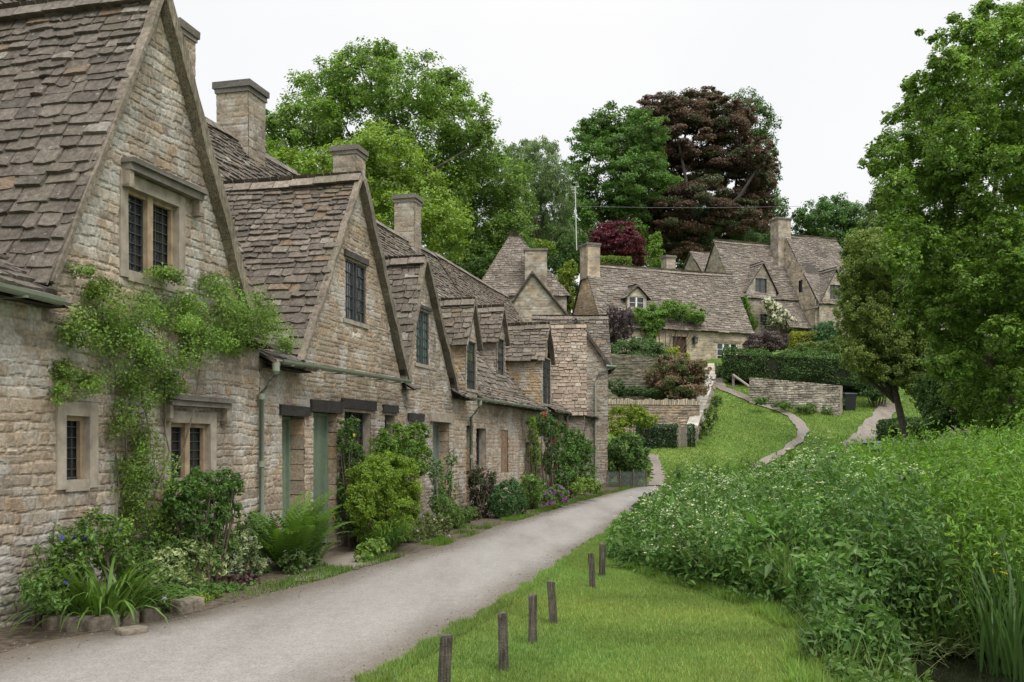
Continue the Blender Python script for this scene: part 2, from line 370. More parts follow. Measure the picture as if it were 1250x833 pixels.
def chimney(fr, u, d, w, dp, z0, z1, parent, seed, res=.04, pal=PAL_FAR, cap=(.15,.13,.115), shoulder=None, pot=False, capk=1.0):
    mb = MB(); hw, hd = w/2, dp/2; kw = dict(pal=pal, hr=(.10,.2), lr=(.2,.5), depth=.015)
    corners = [(u-hw,d-hd,fr.t,-fr.b,w),(u+hw,d-hd,fr.b,fr.t,dp),(u+hw,d+hd,-fr.t,fr.b,w),(u-hw,d+hd,-fr.b,-fr.t,dp)]
    for i,(a,b_,e,n,L) in enumerate(corners):
        patch(mb, fr.P(a,b_,0), e, n, L, z0, z1, res, seed+i, **kw)
    g = .07*capk; mb.box((u-hw+.003,d-hd+.003,z0),(u+hw-.003,d+hd-.003,z1-.07), (.24,.2,.155), 0, fr)
    mb.box((u-hw-g*.5,d-hd-g*.5,z1-.06),(u+hw+g*.5,d+hd+g*.5,z1+.04), np.array(cap)*1.25, 0, fr, .008)
    mb.box((u-hw-g,d-hd-g,z1+.04),(u+hw+g,d+hd+g,z1+.17), cap, 0, fr, .012)
    if shoulder:
        mb.box((u-hw-.1,d-hd-.1,z0),(u+hw+.1,d+hd+.1,shoulder), (.33,.27,.205), 0, fr, .01)
    return mb.build('chimney', 'stone' if res < .05 else 'stonefar', parent)
# ------------------------------------------------------------------ windows and doors
TAN = (.31,.23,.15); GREY = (.265,.228,.185); GREEN = (.155,.205,.145); DARK = (.03,.027,.025); WHITE = (.72,.72,.68)
def window(fr, u0, u1, z0, z1, d, parent, style='stone', lights=1, reveal=.2, label=None, bars=(2,5), frame=.09, tint=(.02,.022,.024), hood=None, fcol=TAN):
    """opening u0..u1, z0..z1 in plane d"""
    w = MB(); f = frame
    if style in ('stone',):
        # dressed surround, slightly proud, and splayed reveals
        for (a,b_,c,e) in ((u0-f*1.5,u0,z0-f,z1+f*1.6),(u1,u1+f*1.5,z0-f,z1+f*1.6),(u0,u1,z1,z1+f*1.6),(u0,u1,z0-f*1.3,z0)):
            w.box((a,d-.03,c),(b_,d+reveal,e), np.array(GREY)*R0.uniform(.95,1.2), 0, fr, .004)
        for s, q in ((u0,1),(u1,-1)):
            w.box((min(s,s+q*.05),d+.05,z0),(max(s,s+q*.05),d+reveal-.03,z1), fcol, 0, fr, .003)
        w.box((u0,d+.05,z1-.05),(u1,d+reveal-.03,z1), fcol, 0, fr)
        for k in range(1, lights):
            m_ = u0+(u1-u0)*k/lights; w.box((m_-.055,d+.03,z0),(m_+.055,d+reveal-.03,z1), np.array(fcol)*1.05, 0, fr, .004)
    elif style == 'plain':
        for s, q in ((u0,-1),(u1,1)):
            w.box((min(s,s+q*.06),d+.004,z0),(max(s,s+q*.06),d+reveal,z1), np.array(GREY), 0, fr, .004)
        w.box((u0-.1,d-.035,z0-.07),(u1+.1,d+reveal,z0), GREY, 0, fr, .004)
        w.box((u0-.05,d+.004,z1),(u1+.05,d+reveal,z1+.04), GREY, 0, fr)
    elif style == 'white':
        t = .06
        for (a,b_,c,e) in ((u0,u0+t,z0,z1),(u1-t,u1,z0,z1),(u0+t,u1-t,z1-t,z1),(u0+t,u1-t,z0,z0+t)):
            w.box((a,d+.03,c),(b_,d+.12,e), WHITE, 1, fr)
        for k in range(1, lights):
            m_ = u0+(u1-u0)*k/lights; w.box((m_-.05,d+.035,z0+t),(m_+.05,d+.115,z1-t), WHITE, 1, fr)
        w.box((u0-.08,d-.06,z0-.08),(u1+.08,d+.12,z0), GREY, 0, fr)
        reveal = .12
    if hood:
        h0, h1, hz = hood
        w.box((h0,d-.13,hz),(h1,d+.02,hz+.07), (.17,.15,.13), 0, fr, .012)
        w.box((h0-.02,d-.17,hz+.07),(h1+.02,d+.02,hz+.12), (.13,.115,.10), 0, fr, .012)
        if len(hood) > 3 or style == 'stone':
            for s in (h0, h1-.07): w.box((s,d-.11,hz-.16),(s+.07,d+.02,hz), (.26,.22,.17), 0, fr, .008)
            for s in (h0-.02, h1-.09): w.box((s,d-.12,hz-.2),(s+.11,d+.02,hz-.16), (.2,.17,.13), 0, fr, .008)
    wo = w.build('window', ['dress','paint'], parent)
    if label: wo['label'] = label
    g = MB(); g.box((u0,d+reveal-.012,z0),(u1,d+reveal,z1), tint, 0, fr); g.build('pane', 'glass', wo)
    cs = MB(); dd = d+reveal-.03; bc = WHITE if style == 'white' else (.045,.05,.05); bw = .014 if style == 'white' else .0045
    for k in range(lights):
        a = u0+(u1-u0)*k/lights+(.055 if k else .01); e = u0+(u1-u0)*(k+1)/lights-(.055 if k < lights-1 else .01)
        for s in (a, e-.02): cs.box((s,dd-.012,z0+.01),(s+.02,dd+.012,z1-.01), bc, 0, fr)
        for s in (z0+.01, z1-.03): cs.box((a+.02,dd-.011,s),(e-.02,dd+.011,s+.02), bc, 0, fr)
        for i in range(1, bars[0]): 
            q = a+(e-a)*i/bars[0]; cs.box((q-bw,dd-.006,z0+.03),(q+bw,dd+.006,z1-.03), bc, 0, fr)
        for i in range(1, bars[1]):
            q = z0+(z1-z0)*i/bars[1]; cs.box((a+.02,dd-.0075,q-bw),(e-.02,dd+.0075,q+bw), bc, 0, fr)
    cs.build('glazing_bars', 'paint' if style == 'white' else 'lead', wo)
    return wo
def door(fr, u0, u1, z0, z1, d, parent, col=GREEN, reveal=.28, lintel=None, label=None, handle=True):
    m = MB(); n = 5
    for k in range(n):
        a = u0+(u1-u0)*k/n; m.box((a+.004,d+reveal,z0),(a+(u1-u0)/n-.004,d+reveal+.04,z1), np.array(col)*R0.uniform(.9,1.1), 0, fr)
    m.box((u0-.01,d+reveal+.041,z0),(u1+.01,d+reveal+.06,z1), np.array(col)*.6, 0, fr)
    for (a,b_,c,e) in ((u0,u0+.05,z0,z1),(u1-.05,u1,z0,z1),(u0+.05,u1-.05,z1-.05,z1)):
        m.box((a,d+reveal-.05,c),(b_,d+reveal+.002,e), np.array(col)*1.05, 0, fr)
    do = m.build('door', 'paint', parent)
    if label: do['label'] = label
    if handle:
        h = MB(); h.box((u0+.12,d+reveal-.03,z0+.85),(u0+.15,d+reveal+.01,z0+1.08), (.02,.02,.02), 0, fr)
        h.tube(fr.P([u0+.135]*3,[d+reveal-.03,d+reveal-.07,d+reveal-.03],[z0+.9,z0+.97,z0+1.04]), .012, (.02,.02,.02)); h.build('handle', 'lead', do)
    for s, q in ((u0,-1),(u1,1)):
        j = MB(); zz = z0
        while zz < z1:
            hh = min(R0.uniform(.16,.3), z1-zz); c = np.array(R0.choice([(.33,.26,.18),(.27,.22,.165),(.36,.25,.16),(.3,.24,.18)]))
            j.box((min(s,s+q*.07),d+.002,zz+.006),(max(s,s+q*.07),d+reveal+.03,zz+hh-.006), c, 0, fr, .006); zz += hh
        j.build('jamb', 'stone', parent)
    if lintel: lint(fr, *lintel, d, parent)
    return do
def lint(fr, u0, u1, z0, z1, d, parent, col=DARK, matn='wood', dp=.3):
    l = MB(); l.box((u0,d-.05,z0),(u1,d+dp,z1), col, 0, fr, .008); l.build('lintel', matn, parent)
def gutter(fr, u0, u1, z0, z1, parent, d=-.3, col=(.20,.225,.175)):
    g = MB(); n = 7; P = []
    for q, zz in ((u0,z0),(u1,z1)):
        for k in range(n):
            t = pi+pi*k/(n-1); P.append(fr.P(q, d+.065*math.cos(t), zz+.065*math.sin(t)))
        for k in range(n):
            t = 2*pi-pi*k/(n-1); P.append(fr.P(q, d+.052*math.cos(t), zz+.052*math.sin(t)))
    m2 = 2*n
    g.add(P, [[k,(k+1)%m2,m2+(k+1)%m2,m2+k] for k in range(m2)], col)
    for q in np.arange(u0+.3, u1, .9):
        zz = z0+(z1-z0)*(q-u0)/(u1-u0); g.box((q-.015,d-.07,zz-.08),(q+.015,d+.28,zz-.06), np.array(col)*.8, 0, fr)
    return g.build('gutter', 'paint', parent)
def downpipe(fr, u, z1, parent, d0=-.3, d=-.08, z0=0., col=(.215,.24,.19)):
    g = MB(); g.tube(fr.P([u]*5, [d0,d0,d0*.6+d*.4,d,d], [z1,z1-.12,z1-.25,z1-.4,z0]), .038, col, 0, 8)
    for zz in np.arange(z0+.5, z1-.4, .95): g.tube(fr.P([u,u],[d,d],[zz-.04,zz+.04]), .052, col, 0, 8)
    g.tube(fr.P([u,u],[d0,d0],[z1-.1,z1+.02]), .055, col, 0, 8)
    return g.build('downpipe', 'paint', parent, True)
# ------------------------------------------------------------------ the row: shared roof profile
def mz(d, ze): return ze+.10+.62*d if d < .6 else ze+.472+1.44*(d-.6)
def md(z, ze): return max(0.,(z-ze-.10)/.62) if z < ze+.472 else .6+(z-ze-.472)/1.44
RD = 4.0
def main_roof(mb, fr, u0, u1, ze, gaps, seed, pal=SL, sag=.07):
    zb = mz(.6, ze); zr = mz(RD, ze)
    x = u0; spans = []
    for a, b_ in sorted(gaps):
        if a > x: spans.append((x, a))
        x = max(x, b_)
    if x < u1: spans.append((x, u1))
    for k,(a,b_) in enumerate(spans):
        tiles(mb, fr.P([a,b_,b_,a],[-.26,-.26,.68,.68],[mz(-.26,ze),mz(-.26,ze),mz(.68,ze)-.06,mz(.68,ze)-.06]), .2,.17, pal=pal, seed=seed+k, thick=.04, sag=.02)
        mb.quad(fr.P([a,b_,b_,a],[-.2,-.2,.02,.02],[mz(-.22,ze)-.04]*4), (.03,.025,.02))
    tiles(mb, fr.P([u0,u1+.2,u1+.2,u0],[.6,.6,RD,RD],[zb,zb,zr,zr]), .2,.12, pal=pal, seed=seed+9, sag=sag*.55)
    mb.quad(fr.P([u0,u1,u1,u0],[RD,RD,2*RD+.2,2*RD+.2],[zr,zr,ze-.1,ze-.1]), (.12,.1,.08))
    ridge(mb, fr.P(u0,RD,zr+.03), fr.P(u1,RD,zr+.03), seed=seed)
def cross(mb, fr, u0, u1, ua, zf0, zf1, za, ze, seed, d0=0., ov=.14, pal=SL, back=None, exp=(.2,.13), sag=.04, ridge_col=(.165,.14,.115), dep=None):
    """gable roof running back into the main roof; feet (u0,zf0) (u1,zf1), apex (ua,za)"""
    dr = back if back else md(za, ze)+.12
    for (uf, zf, k) in ((u0, zf0, 0),(u1, zf1, 1)):
        df = back if back else max(md(zf, ze)+.1, d0+.05)
        pts = [(uf,d0-ov,zf),(uf,df,zf)]
        if not back and zf < mz(.6,ze)-.05 and dr > .7:
            zk = mz(.6,ze); uk = uf+(ua-uf)*(zk-zf)/(za-zf); pts.append((uk,.72,zk))
        pts += [(ua,dr,za),(ua,d0-ov,za)]
        p = np.array(pts); tiles(mb, fr.P(p[:,0],p[:,1],p[:,2]), exp[0], exp[1], pal=pal, seed=seed+k, sag=sag)
    ridge(mb, fr.P(ua,d0-ov,za+.03), fr.P(ua,dr,za+.03), col=ridge_col, seed=seed)
def verge(mb, fr, uf, ua, zf, za, d0, col, w=.16, t=.09, off=-.03):
    # strip under the slates along one sloping edge of a gable
    a = np.array([uf, zf]); b_ = np.array([ua, za]); dr = (b_-a)/np.linalg.norm(b_-a); nn = np.array([-dr[1], dr[0]])
    if nn[1] > 0: nn = -nn
    L = np.linalg.norm(b_-a); m_ = max(2, int(L/.28)); prev = None
    for k in range(m_+1):
        x = a+(b_-a)*k/m_; j0, j1 = off+R0.uniform(-.018,.018), off+t+R0.uniform(-.015,.02); jd = R0.uniform(-.012,.012); ring = []
        for dd, o in ((d0-.13+jd,j0),(d0-.13+w,j0),(d0-.13+w,j1),(d0-.13+jd,j1)):
            q = x+nn*o; ring.append(fr.P(q[0],dd,q[1]))
        if prev is not None: mb.hexa(np.array(prev+ring), np.array(col)*R0.uniform(.82,1.15))
        prev = ring
def gtop(parts, ze):
    def f(U):
        T = np.full(np.shape(U), ze+.06)
        for (u0,ua,u1,z0,za,z1) in parts:
            t = np.where(U < ua, z0+(za-z0)*(U-u0)/(ua-u0), za+(z1-za)*(U-ua)/(u1-ua))-.04
            T = np.where((U>u0)&(U<u1), np.maximum(T, t), T)
        return T
    return f
def ops(fr, x0, y0, x1, y1, d=0.):   # picture box -> opening
    xm, = [(x0+x1)/2]; u0 = fr.hit(x0,0,d)[0]; u1 = fr.hit(x1,0,d)[0]
    return (u0, u1, fr.hit(xm,y1,d)[1], fr.hit(xm,y0,d)[1])
def body(mb, fr, u0, u1, z, d1, zt=None):   # plain rear and far walls
    mb.quad(fr.P([u1,u0,u0,u1],[d1]*4,[-1,-1,z,z]), (.3,.25,.18))
    for u in (u0,u1): mb.quad(fr.P([u,u,u,u],[.05,d1,d1,.05],[-1,-1,z,z]), (.3,.25,.18))
    if zt:
        for u in (u0,u1): mb.add(fr.P([u,u,u],[.05,d1,(d1+.05)/2],[z,z,zt]), [[0,1,2]], (.3,.25,.18))
# ================================================================== COTTAGE 1 (nearest)
F = ROW
def H(px, py, d=0.): return F.hit(px, py, d)
def U(px, d=0.): return F.hit(px, 0, d)[0]
def chim(L, R, ytop, d, z0, parent, seed, **k):
    best = None
    for h in np.arange(.2,.7,.01):
        for u in np.arange(12,40,.05):
            pr = F.P(u+h,d-h,0); pl = F.P(u-h,d+h,0); e = abs(CX+FPX*pr[0]/pr[1]-R)+abs(CX+FPX*pl[0]/pl[1]-L)
            if best is None or e < best[0]: best = (e,u,h)
    u, h = best[1:]; q = F.P(u-h,d-h,0); return chimney(F, u, d, 2*h, 2*h, z0, CZ+(HY-ytop)/FPX*q[1]-.17, parent, seed, **k)
def cottage(u, label, **k):
    p = F.P(u, 2, 0); return thing('stone_cottage', (p[0], p[1], 0), label, 'cottage', 'terraced cottages along the lane')
WOODV = (.105,.085,.062)
c1 = cottage(11, 'nearest stone cottage with big pointed gable, two-light stone window and climbing plant')
ze1 = 3.15; U1a, U1b = 7.4, U(316)
g1l, g1a, g1r = H(56,345), H(193,-6), H(293,350)
zf1 = 3.3
mb = MB()
w_lo1 = ops(F,78,508,107,586); w_lo2 = ops(F,206,517,255,583); w_up = ops(F,154,240,216,338)
fpatch(mb, F, U1a, U1b, 0, -.1, 7.05, .0175, 3, gtop([(g1l[0],g1a[0],g1r[0],zf1,g1a[1],3.75)], ze1), [w_lo1,w_lo2,w_up], hr=(.055,.15), lr=(.09,.33), depth=.017, pal=palx(PAL_NEAR,1.13,1.11,1.09))
body(mb, F, U1a, U1b, ze1, 8.0, 8.3)
mb.build('wall', 'stone', c1)
mb = MB()
main_roof(mb, F, U1a, U1b, ze1, [(g1l[0]+.05,g1r[0]-.02)], 20)
cross(mb, F, g1l[0]-.06, g1r[0]+.12, g1a[0], zf1, 3.62, g1a[1], ze1, 31, ov=.10, exp=(.20,.12), sag=.10)
verge(mb, F, g1l[0], g1a[0], zf1, g1a[1], 0, (.175,.145,.112), .12, .055, -.06)
rf = mb.build('roof', 'slate', c1)
mb = MB(); verge(mb, F, g1r[0]+.14, g1a[0]-.02, 3.4, g1a[1]-.03, -.02, (.17,.145,.105), .24, .15, -.10); mb.build('verge_board', 'wood', c1)
chim(186, 239, 24, RD, 6.5, rf, 41)
chim(264, 323, 98, RD, 6.8, rf, 45, cap=(.12,.11,.10))
window(F, *w_lo1, 0, c1, lights=1, reveal=.13, bars=(3,6), label='narrow single-light stone window low on the wall')
window(F, *w_lo2, 0, c1, lights=2, reveal=.13, bars=(2,6), hood=(U(198),U(272),H(235,497)[1]), label='two-light stone window with a hood stone, half behind a shrub')
window(F, *w_up, 0, c1, lights=2, reveal=.13, bars=(3,8), hood=(U(148),U(238),H(193,224)[1]-.02), label='two-light stone window high in the gable')
gutter(F, U1a, U(74,-.3), 3.2, 3.13, c1)
# ================================================================== COTTAGE 2
c2 = cottage(17.5, 'stone cottage with sage green door, dark timber lintels and steel gable window')
ze2 = 2.9; U2a, U2b = U1b, U(496)
g2a = H(436,218); g2l, g2r = 15.75, U(490)
zf2 = ze2+.08
d1 = ops(F,344,508,371,600); d1 = (d1[0],d1[1],.08,d1[3]); d2 = ops(F,382,504,411,600); d2 = (d2[0],d2[1],.08,d2[3])
w2 = ops(F,420,503,452,562); w2s = ops(F,469,507,481,548); w2g = ops(F,421,321,446,393)
mb = MB()
fpatch(mb, F, U2a, U2b, 0, -.1, 6.7, .026, 5, gtop([(g2l,g2a[0],g2r,zf2,g2a[1],zf2)], ze2), [d1,d2,w2,w2s,w2g], pal=palx(PAL_NEAR,1.06,.99,.90), depth=.014, hr=(.05,.125))
body(mb, F, U2a+.01, U2b, ze2, 8.0, 8.1)
mb.build('wall', 'stone', c2)
mb = MB()
main_roof(mb, F, U2a, U2b, ze2, [(g2l+.05,g2r-.05)], 50)
cross(mb, F, g2l-.05, g2r+.12, g2a[0], zf2, zf2, g2a[1], ze2, 53, ov=.10, pal=palx(SL,1.14,1.13,1.11), exp=(.18,.115), sag=.10, ridge_col=(.20,.168,.135))
verge(mb, F, g2l, g2a[0], zf2, g2a[1], 0, (.175,.145,.112), .12, .05, -.055)
rf = mb.build('roof', 'slate', c2)
mb = MB(); verge(mb, F, g2r+.14, g2a[0]-.02, zf2, g2a[1]-.03, -.02, (.15,.13,.10), .22, .14, -.09); mb.build('verge_board', 'wood', c2)
chim(407, 446, 177, RD-.3, 6.2, rf, 61)
door(F, *d1, 0, c2, lintel=(U(340),U(376),d1[3]+.004,d1[3]+.16), label='green door set deep in its stone recess', handle=False)
door(F, *d2, 0, c2, lintel=(U(378),U(416),d2[3]+.004,d2[3]+.2), label='sage green plank door with black handle', reveal=.2)
window(F, *w2, 0, c2, 'plain', 2, .18, bars=(3,4), label='dark casement window under a timber lintel'); lint(F, U(416), U(457), w2[3]+.045, w2[3]+.21, 0, c2)
window(F, *w2s, 0, c2, 'plain', 1, .2, bars=(2,3), label='small dark window behind the tall shrub'); lint(F, U(466), U(484), w2s[3]+.045, w2s[3]+.19, 0, c2)
window(F, *w2g, 0, c2, 'plain', 2, .05, bars=(2,5), label='black steel casement high in the gable', tint=(.035,.037,.04)); lint(F, U(419), U(448), w2g[3]+.045, w2g[3]+.14, 0, c2, (.06,.052,.045), dp=.06)
gutter(F, U(316)+.05, U(500,-.3), 2.93, 2.98, c2)
downpipe(F, U(321,-.1), 2.85, c2)
# ================================================================== COTTAGE 3
c3 = cottage(22, 'narrow stone cottage with steep gable and leaded blue-green window')
ze3 = 2.9; U3a, U3b = U2b, U(553)
g3a = H(515,318); g3l, g3r = U(497)-.3, U(551)
d3 = ops(F,528,516,548,590); d3 = (d3[0],d3[1],.08,d3[3]); w3 = ops(F,499,517,514,562); w3g = ops(F,507.5,380,523,445)
mb = MB()
fpatch(mb, F, U3a, U3b, 0, -.1, 5.7, .032, 7, gtop([(g3l,g3a[0],g3r,zf2,g3a[1],zf2)], ze3), [d3,w3,w3g], pal=palx(PAL_NEAR,.93,.93,.92), hr=(.05,.12), depth=.014)
body(mb, F, U3a+.01, U3b, ze3, 8.0, 8.1)
mb.build('wall', 'stone', c3)
mb = MB()
main_roof(mb, F, U3a, U3b, ze3, [(U3a,g3r-.05)], 70)
cross(mb, F, g3l-.05, g3r+.12, g3a[0], zf2, zf2, g3a[1], ze3, 73, ov=.10, pal=palx(SL,1.08,1.09,1.08), exp=(.2,.13))
verge(mb, F, g3l, g3a[0], zf2, g3a[1], 0, (.175,.145,.112), .12, .05, -.05)
rf = mb.build('roof', 'slate', c3)
mb = MB(); verge(mb, F, g3r+.14, g3a[0]-.02, zf2, g3a[1]-.03, -.02, (.15,.13,.10), .2, .13, -.08); mb.build('verge_board', 'wood', c3)
door(F, *d3, 0, c3, col=(.17,.20,.17), label='grey-green door under a stone lintel', handle=False); lint(F, U(524), U(550), d3[3]+.004, d3[3]+.2, 0, c3, (.24,.205,.16), 'dress')
window(F, *w3, 0, c3, 'plain', 1, .2, bars=(2,3), label='ground floor window hidden behind shrubs'); lint(F, U(497), U(516), w3[3]+.045, w3[3]+.2, 0, c3)
window(F, *w3g, 0, c3, 'plain', 2, .05, bars=(2,6), label='leaded casement with blue-green glass in the gable', tint=(.09,.13,.13)); lint(F, U(507), U(525), w3g[3]+.045, w3g[3]+.12, 0, c3, (.06,.06,.06), dp=.06)
# ================================================================== COTTAGE 4 (long, three dormers)
c4 = cottage(29, 'long stone cottage with three roof dormers and a green gutter')
ze4 = 2.88; U4a, U4b = U3b, U(668)
mb = MB()
d4 = ops(F,569,521,577,575); d4 = (d4[0],d4[1],.08,d4[3]); w4b = ops(F,581,523,593,569); w4c = ops(F,611,525,620,577); w4d = ops(F,642,540,647,576)
# dormers: (front near u, far u, d, eave z, apex z, px of eaves)
D4 = (U(568), U(582), 0., 4.25, 5.25); D5 = (F.hit(606,0,.9)[0], F.hit(616.5,0,.9)[0], .9, 5.0, 5.95); D6 = (U(661.5), U(673), 0., 4.6, 5.7)
def dt(U_):
    T = np.full(np.shape(U_), ze4+.06)
    for D in (D4, D6):
        ua = (D[0]+D[1])/2; t = np.where(U_<ua, D[3]+(D[4]-D[3])*(U_-D[0])/(ua-D[0]), D[4]+(D[3]-D[4])*(U_-ua)/(D[1]-ua))-.04
        T = np.where((U_>D[0])&(U_<D[1]), np.maximum(T,t), T)
    return T
holes = [d4,w4b,w4c,w4d]
dw = []
for D, y0, y1, m0, m1 in ((D4,0,0,.12,.1),(D5,0,0,.1,.1),(D6,0,0,.12,.12)):
    dw.append((D[0]+m0, D[1]-m1, mz(D[2],ze4)+.12, D[3]+.02))
holes += [dw[0], dw[2]]
fpatch(mb, F, U4a, U4b, 0, -.1, 5.7, .036, 9, dt, holes, pal=palx(PAL_NEAR,1.10,1.03,.96), depth=.014)
body(mb, F, U4a+.01, U4b, ze4, 8.0, 8.1)
mb.build('wall', 'stone', c4)
mb = MB(); main_roof(mb, F, U4a, U4b, ze4, [(D4[0],D4[1]),(D6[0],D6[1])], 90, pal=palx(SL,1.25,1.25,1.24))
rf = mb.build('roof', 'slate', c4)
chim(481, 514, 237, RD, 6.8, rf, 95)
for i, (D, lab) in enumerate(((D4,'pointed dormer flush with the front wall'),(D5,'small dormer set back up the slope'),(D6,'broad dormer with buff stone cheek'))):
    dm = MB(); zb = mz(D[2], ze4)-.1; dl = md(D[3], ze4)-D[2]
    fpatch(dm, F, D[0], dl+.1, D[2], zb, D[3]+.02, .035, 200+i, side=True, pal=PAL_BUFF if i == 2 or i == 0 else PAL_NEAR, hr=(.06,.12), lr=(.15,.35))
    if i == 1:
        ua = (D[0]+D[1])/2
        fpatch(dm, F, D[0], D[1], D[2], zb, D[4], .035, 220, lambda U_: np.where(U_<ua, D[3]+(D[4]-D[3])*(U_-D[0])/(ua-D[0]), D[4]+(D[3]-D[4])*(U_-ua)/(D[1]-ua))-.04, [dw[1]])
    do = dm.build('dormer', 'stone', c4); do['label'] = lab
    ck = MB(); ck.quad(F.P([D[1]]*4,[D[2],D[2]+dl+.1,D[2]+dl+.1,D[2]],[zb,zb,D[3],D[3]]), (.3,.25,.18)); ck.build('cheek', 'stone', do)
    r_ = MB(); cross(r_, F, D[0]-.14, D[1]+.14, (D[0]+D[1])/2, D[3]-.12, D[3]-.12, D[4], ze4, 100+i*5, pal=palx(SL,1.2,1.19,1.16), d0=D[2], ov=.12, exp=(.17,.13), sag=.02)
    verge(r_, F, D[1]+.12, (D[0]+D[1])/2, D[3]-.1, D[4]-.02, D[2], (.13,.11,.09), .16, .09, -.05)
    r_.build('roof', 'slate', do)
    window(F, *dw[i], D[2], do, 'plain', 1 if i < 2 else 2, .06, bars=(2,5), tint=(.05,.055,.055))
door(F, *d4, 0, c4, col=(.10,.085,.07), handle=False, label='dark door beside the downpipe')
for w_, lb in ((w4b,'dark plain window'),(w4d,'narrow dark slit window')):
    window(F, *w_, 0, c4, 'plain', 1, .22, bars=(2,4), label=lb)
sh = MB()
for k in range(3):
    a = w4c[0]+(w4c[1]-w4c[0])*k/3; sh.box((a+.004,.01,w4c[2]),(a+(w4c[1]-w4c[0])/3-.004,.06,w4c[3]), np.array((.20,.135,.085))*R0.uniform(.9,1.1), 0, F)
so = sh.build('shutter', 'wood', c4); so['label'] = 'brown plank shutter'
gutter(F, U(560), U(667,-.3), 2.86, 2.90, c4); downpipe(F, U(576,-.1), 2.8, c4)
# ================================================================== COTTAGE 5 (tan slated gable)
c5 = cottage(38, 'far cottage of the row with tan slated cross gable beside the red roses')
ze5 = 2.95; U5a, U5b = U4b, 44.3
mb = MB(); w5 = ops(F,672,505,682,545)
fpatch(mb, F, U5a, U5b, 0, -.1, ze5+.05, .045, 11, None, [w5]); body(mb, F, U5a+.01, U5b, ze5, 8.0, 8.2)
FG = Frame((2.61,36.0), math.atan2(1,.0724))
zg, za = 2.95, 6.35
fpatch(mb, FG, 0, 5.0, 0, -.1, za, .05, 12, lambda U_: np.where(U_<2.5, zg+(za-zg)*U_/2.5, za-(za-zg)*(U_-2.5)/2.5)-.04)
fpatch(mb, FG, 0, 2.2, 0, -.1, zg+.1, .045, 13, side=True)
mb.build('wall', 'stone', c5)
mb = MB(); main_roof(mb, F, U5a, U5b, ze5, [], 120, pal=palx(SL,1.25,1.2,1.15))
ridge(mb, F.P(U5b,0,mz(0,ze5)+.05), F.P(U5b,RD,mz(RD,ze5)+.05), seed=5, w=.12, h=.06)
mb.build('roof', 'slate', c5)
mb = MB(); cross(mb, FG, -.12, 5.12, 2.5, zg-.15, zg-.15, za, 0, 130, ov=.1, pal=SL_TAN, back=3.6, exp=(.17,.15), sag=.03, ridge_col=(.26,.21,.16))
go = mb.build('gable_roof', 'slate', c5); go['label'] = 'pale tan slated gable roof'
window(F, *w5, 0, c5, 'plain', 1, .2, bars=(2,3))
gutter(F, U5a, 36.6, 2.90, 2.93, c5); downpipe(FG, .5, 2.8, c5, d0=-.1, d=-.06) if False else None
pm = MB(); pm.tube([(2.0,35.93,0),(2.0,35.93,2.75),(2.1,35.7,2.95)], .04, (.2,.225,.18), 0, 8); pm.build('downpipe', 'paint', c5, True)
# ================================================================== END COTTAGE
pe = (3.2,44,0)
c6 = tag(bpy.data.objects.new('stone_cottage', None), 'end cottage of the row, half gable facing the lane with a pipe down its wall', 'cottage', 'terraced cottages along the lane'); COL.objects.link(c6); c6.location = pe
FE = Frame((0.9,42.0), 0.)
mb = MB(); ea = 2.76-.9; ew = 4.04-.9
fpatch(mb, FE, 0, ew, 0, -.1, 6.95, .05, 15, lambda U_: np.where(U_<ea, 6.95, 6.95-1.85*(U_-ea)/(ew-ea))-.05)
FE2 = Frame((4.04,42.0), math.atan2(1,.09))
fpatch(mb, FE2, 0, 4.6, 0, -.1, 5.15, .06, 16)
mb.quad(FE.P([0,0,0,0],[.05,4,4,.05],[-1,-1,6.5,6.5]), (.3,.25,.18)); mb.quad(FE.P([0,3.5,3.5,0],[4.6]*4,[-1,-1,5,5]), (.3,.25,.18))
mb.build('wall', 'stone', c6)
mb = MB()
tiles(mb, FE.P([ea,ew+.22,ew+.22,ea],[-.15,-.15,2.2,2.2],[7.0,4.93,4.93,7.0]), .17,.13, seed=141)
tiles(mb, FE.P([0,ea,ea,0],[-.12,-.12,2.2,2.2],[5.0,7.0,7.0,5.0]), .17,.13, seed=142)
tiles(mb, FE.P([0,ew+.3,ew+.32,0],[.95,.95,3.2,3.2],[4.85,4.85,7.55,7.55]), .17,.13, seed=143, sag=.06)
tiles(mb, FE.P([0,ew+.3,ew+.3,0],[5.5,5.5,3.2,3.2],[4.85,4.85,7.55,7.55]), .2,.15, seed=144)
ridge(mb, FE.P(0,3.2,7.58), FE.P(ew+.32,3.2,7.58), seed=146)
mb.add(FE.P([ew+.14]*3,[1.0,5.4,3.2],[4.8,4.8,7.5]), [[0,1,2]], (.3,.25,.18))
mb.build('roof', 'slate', c6)
mb = MB(); verge(mb, FE, ew+.24, ea, 4.88, 6.98, -.04, (.075,.062,.05), .2, .12, -.05); mb.build('verge_board', 'wood', c6)
pm = MB(); q = lambda px,py,Y=41.9: at(px,py,Y)
pm.tube([q(727,592),q(727,468),q(731,455),q(748,449,41.8)], .045, (.22,.245,.2), 0, 8); pm.build('downpipe', 'paint', c6, True)
pm = MB(); pm.tube([q(740,447,41.75)+[0,0,.0],q(751,448,41.75),np.array([4.45,45.,5.05])], .06, (.14,.18,.14), 0, 8); pm.build('gutter', 'paint', c6, True)
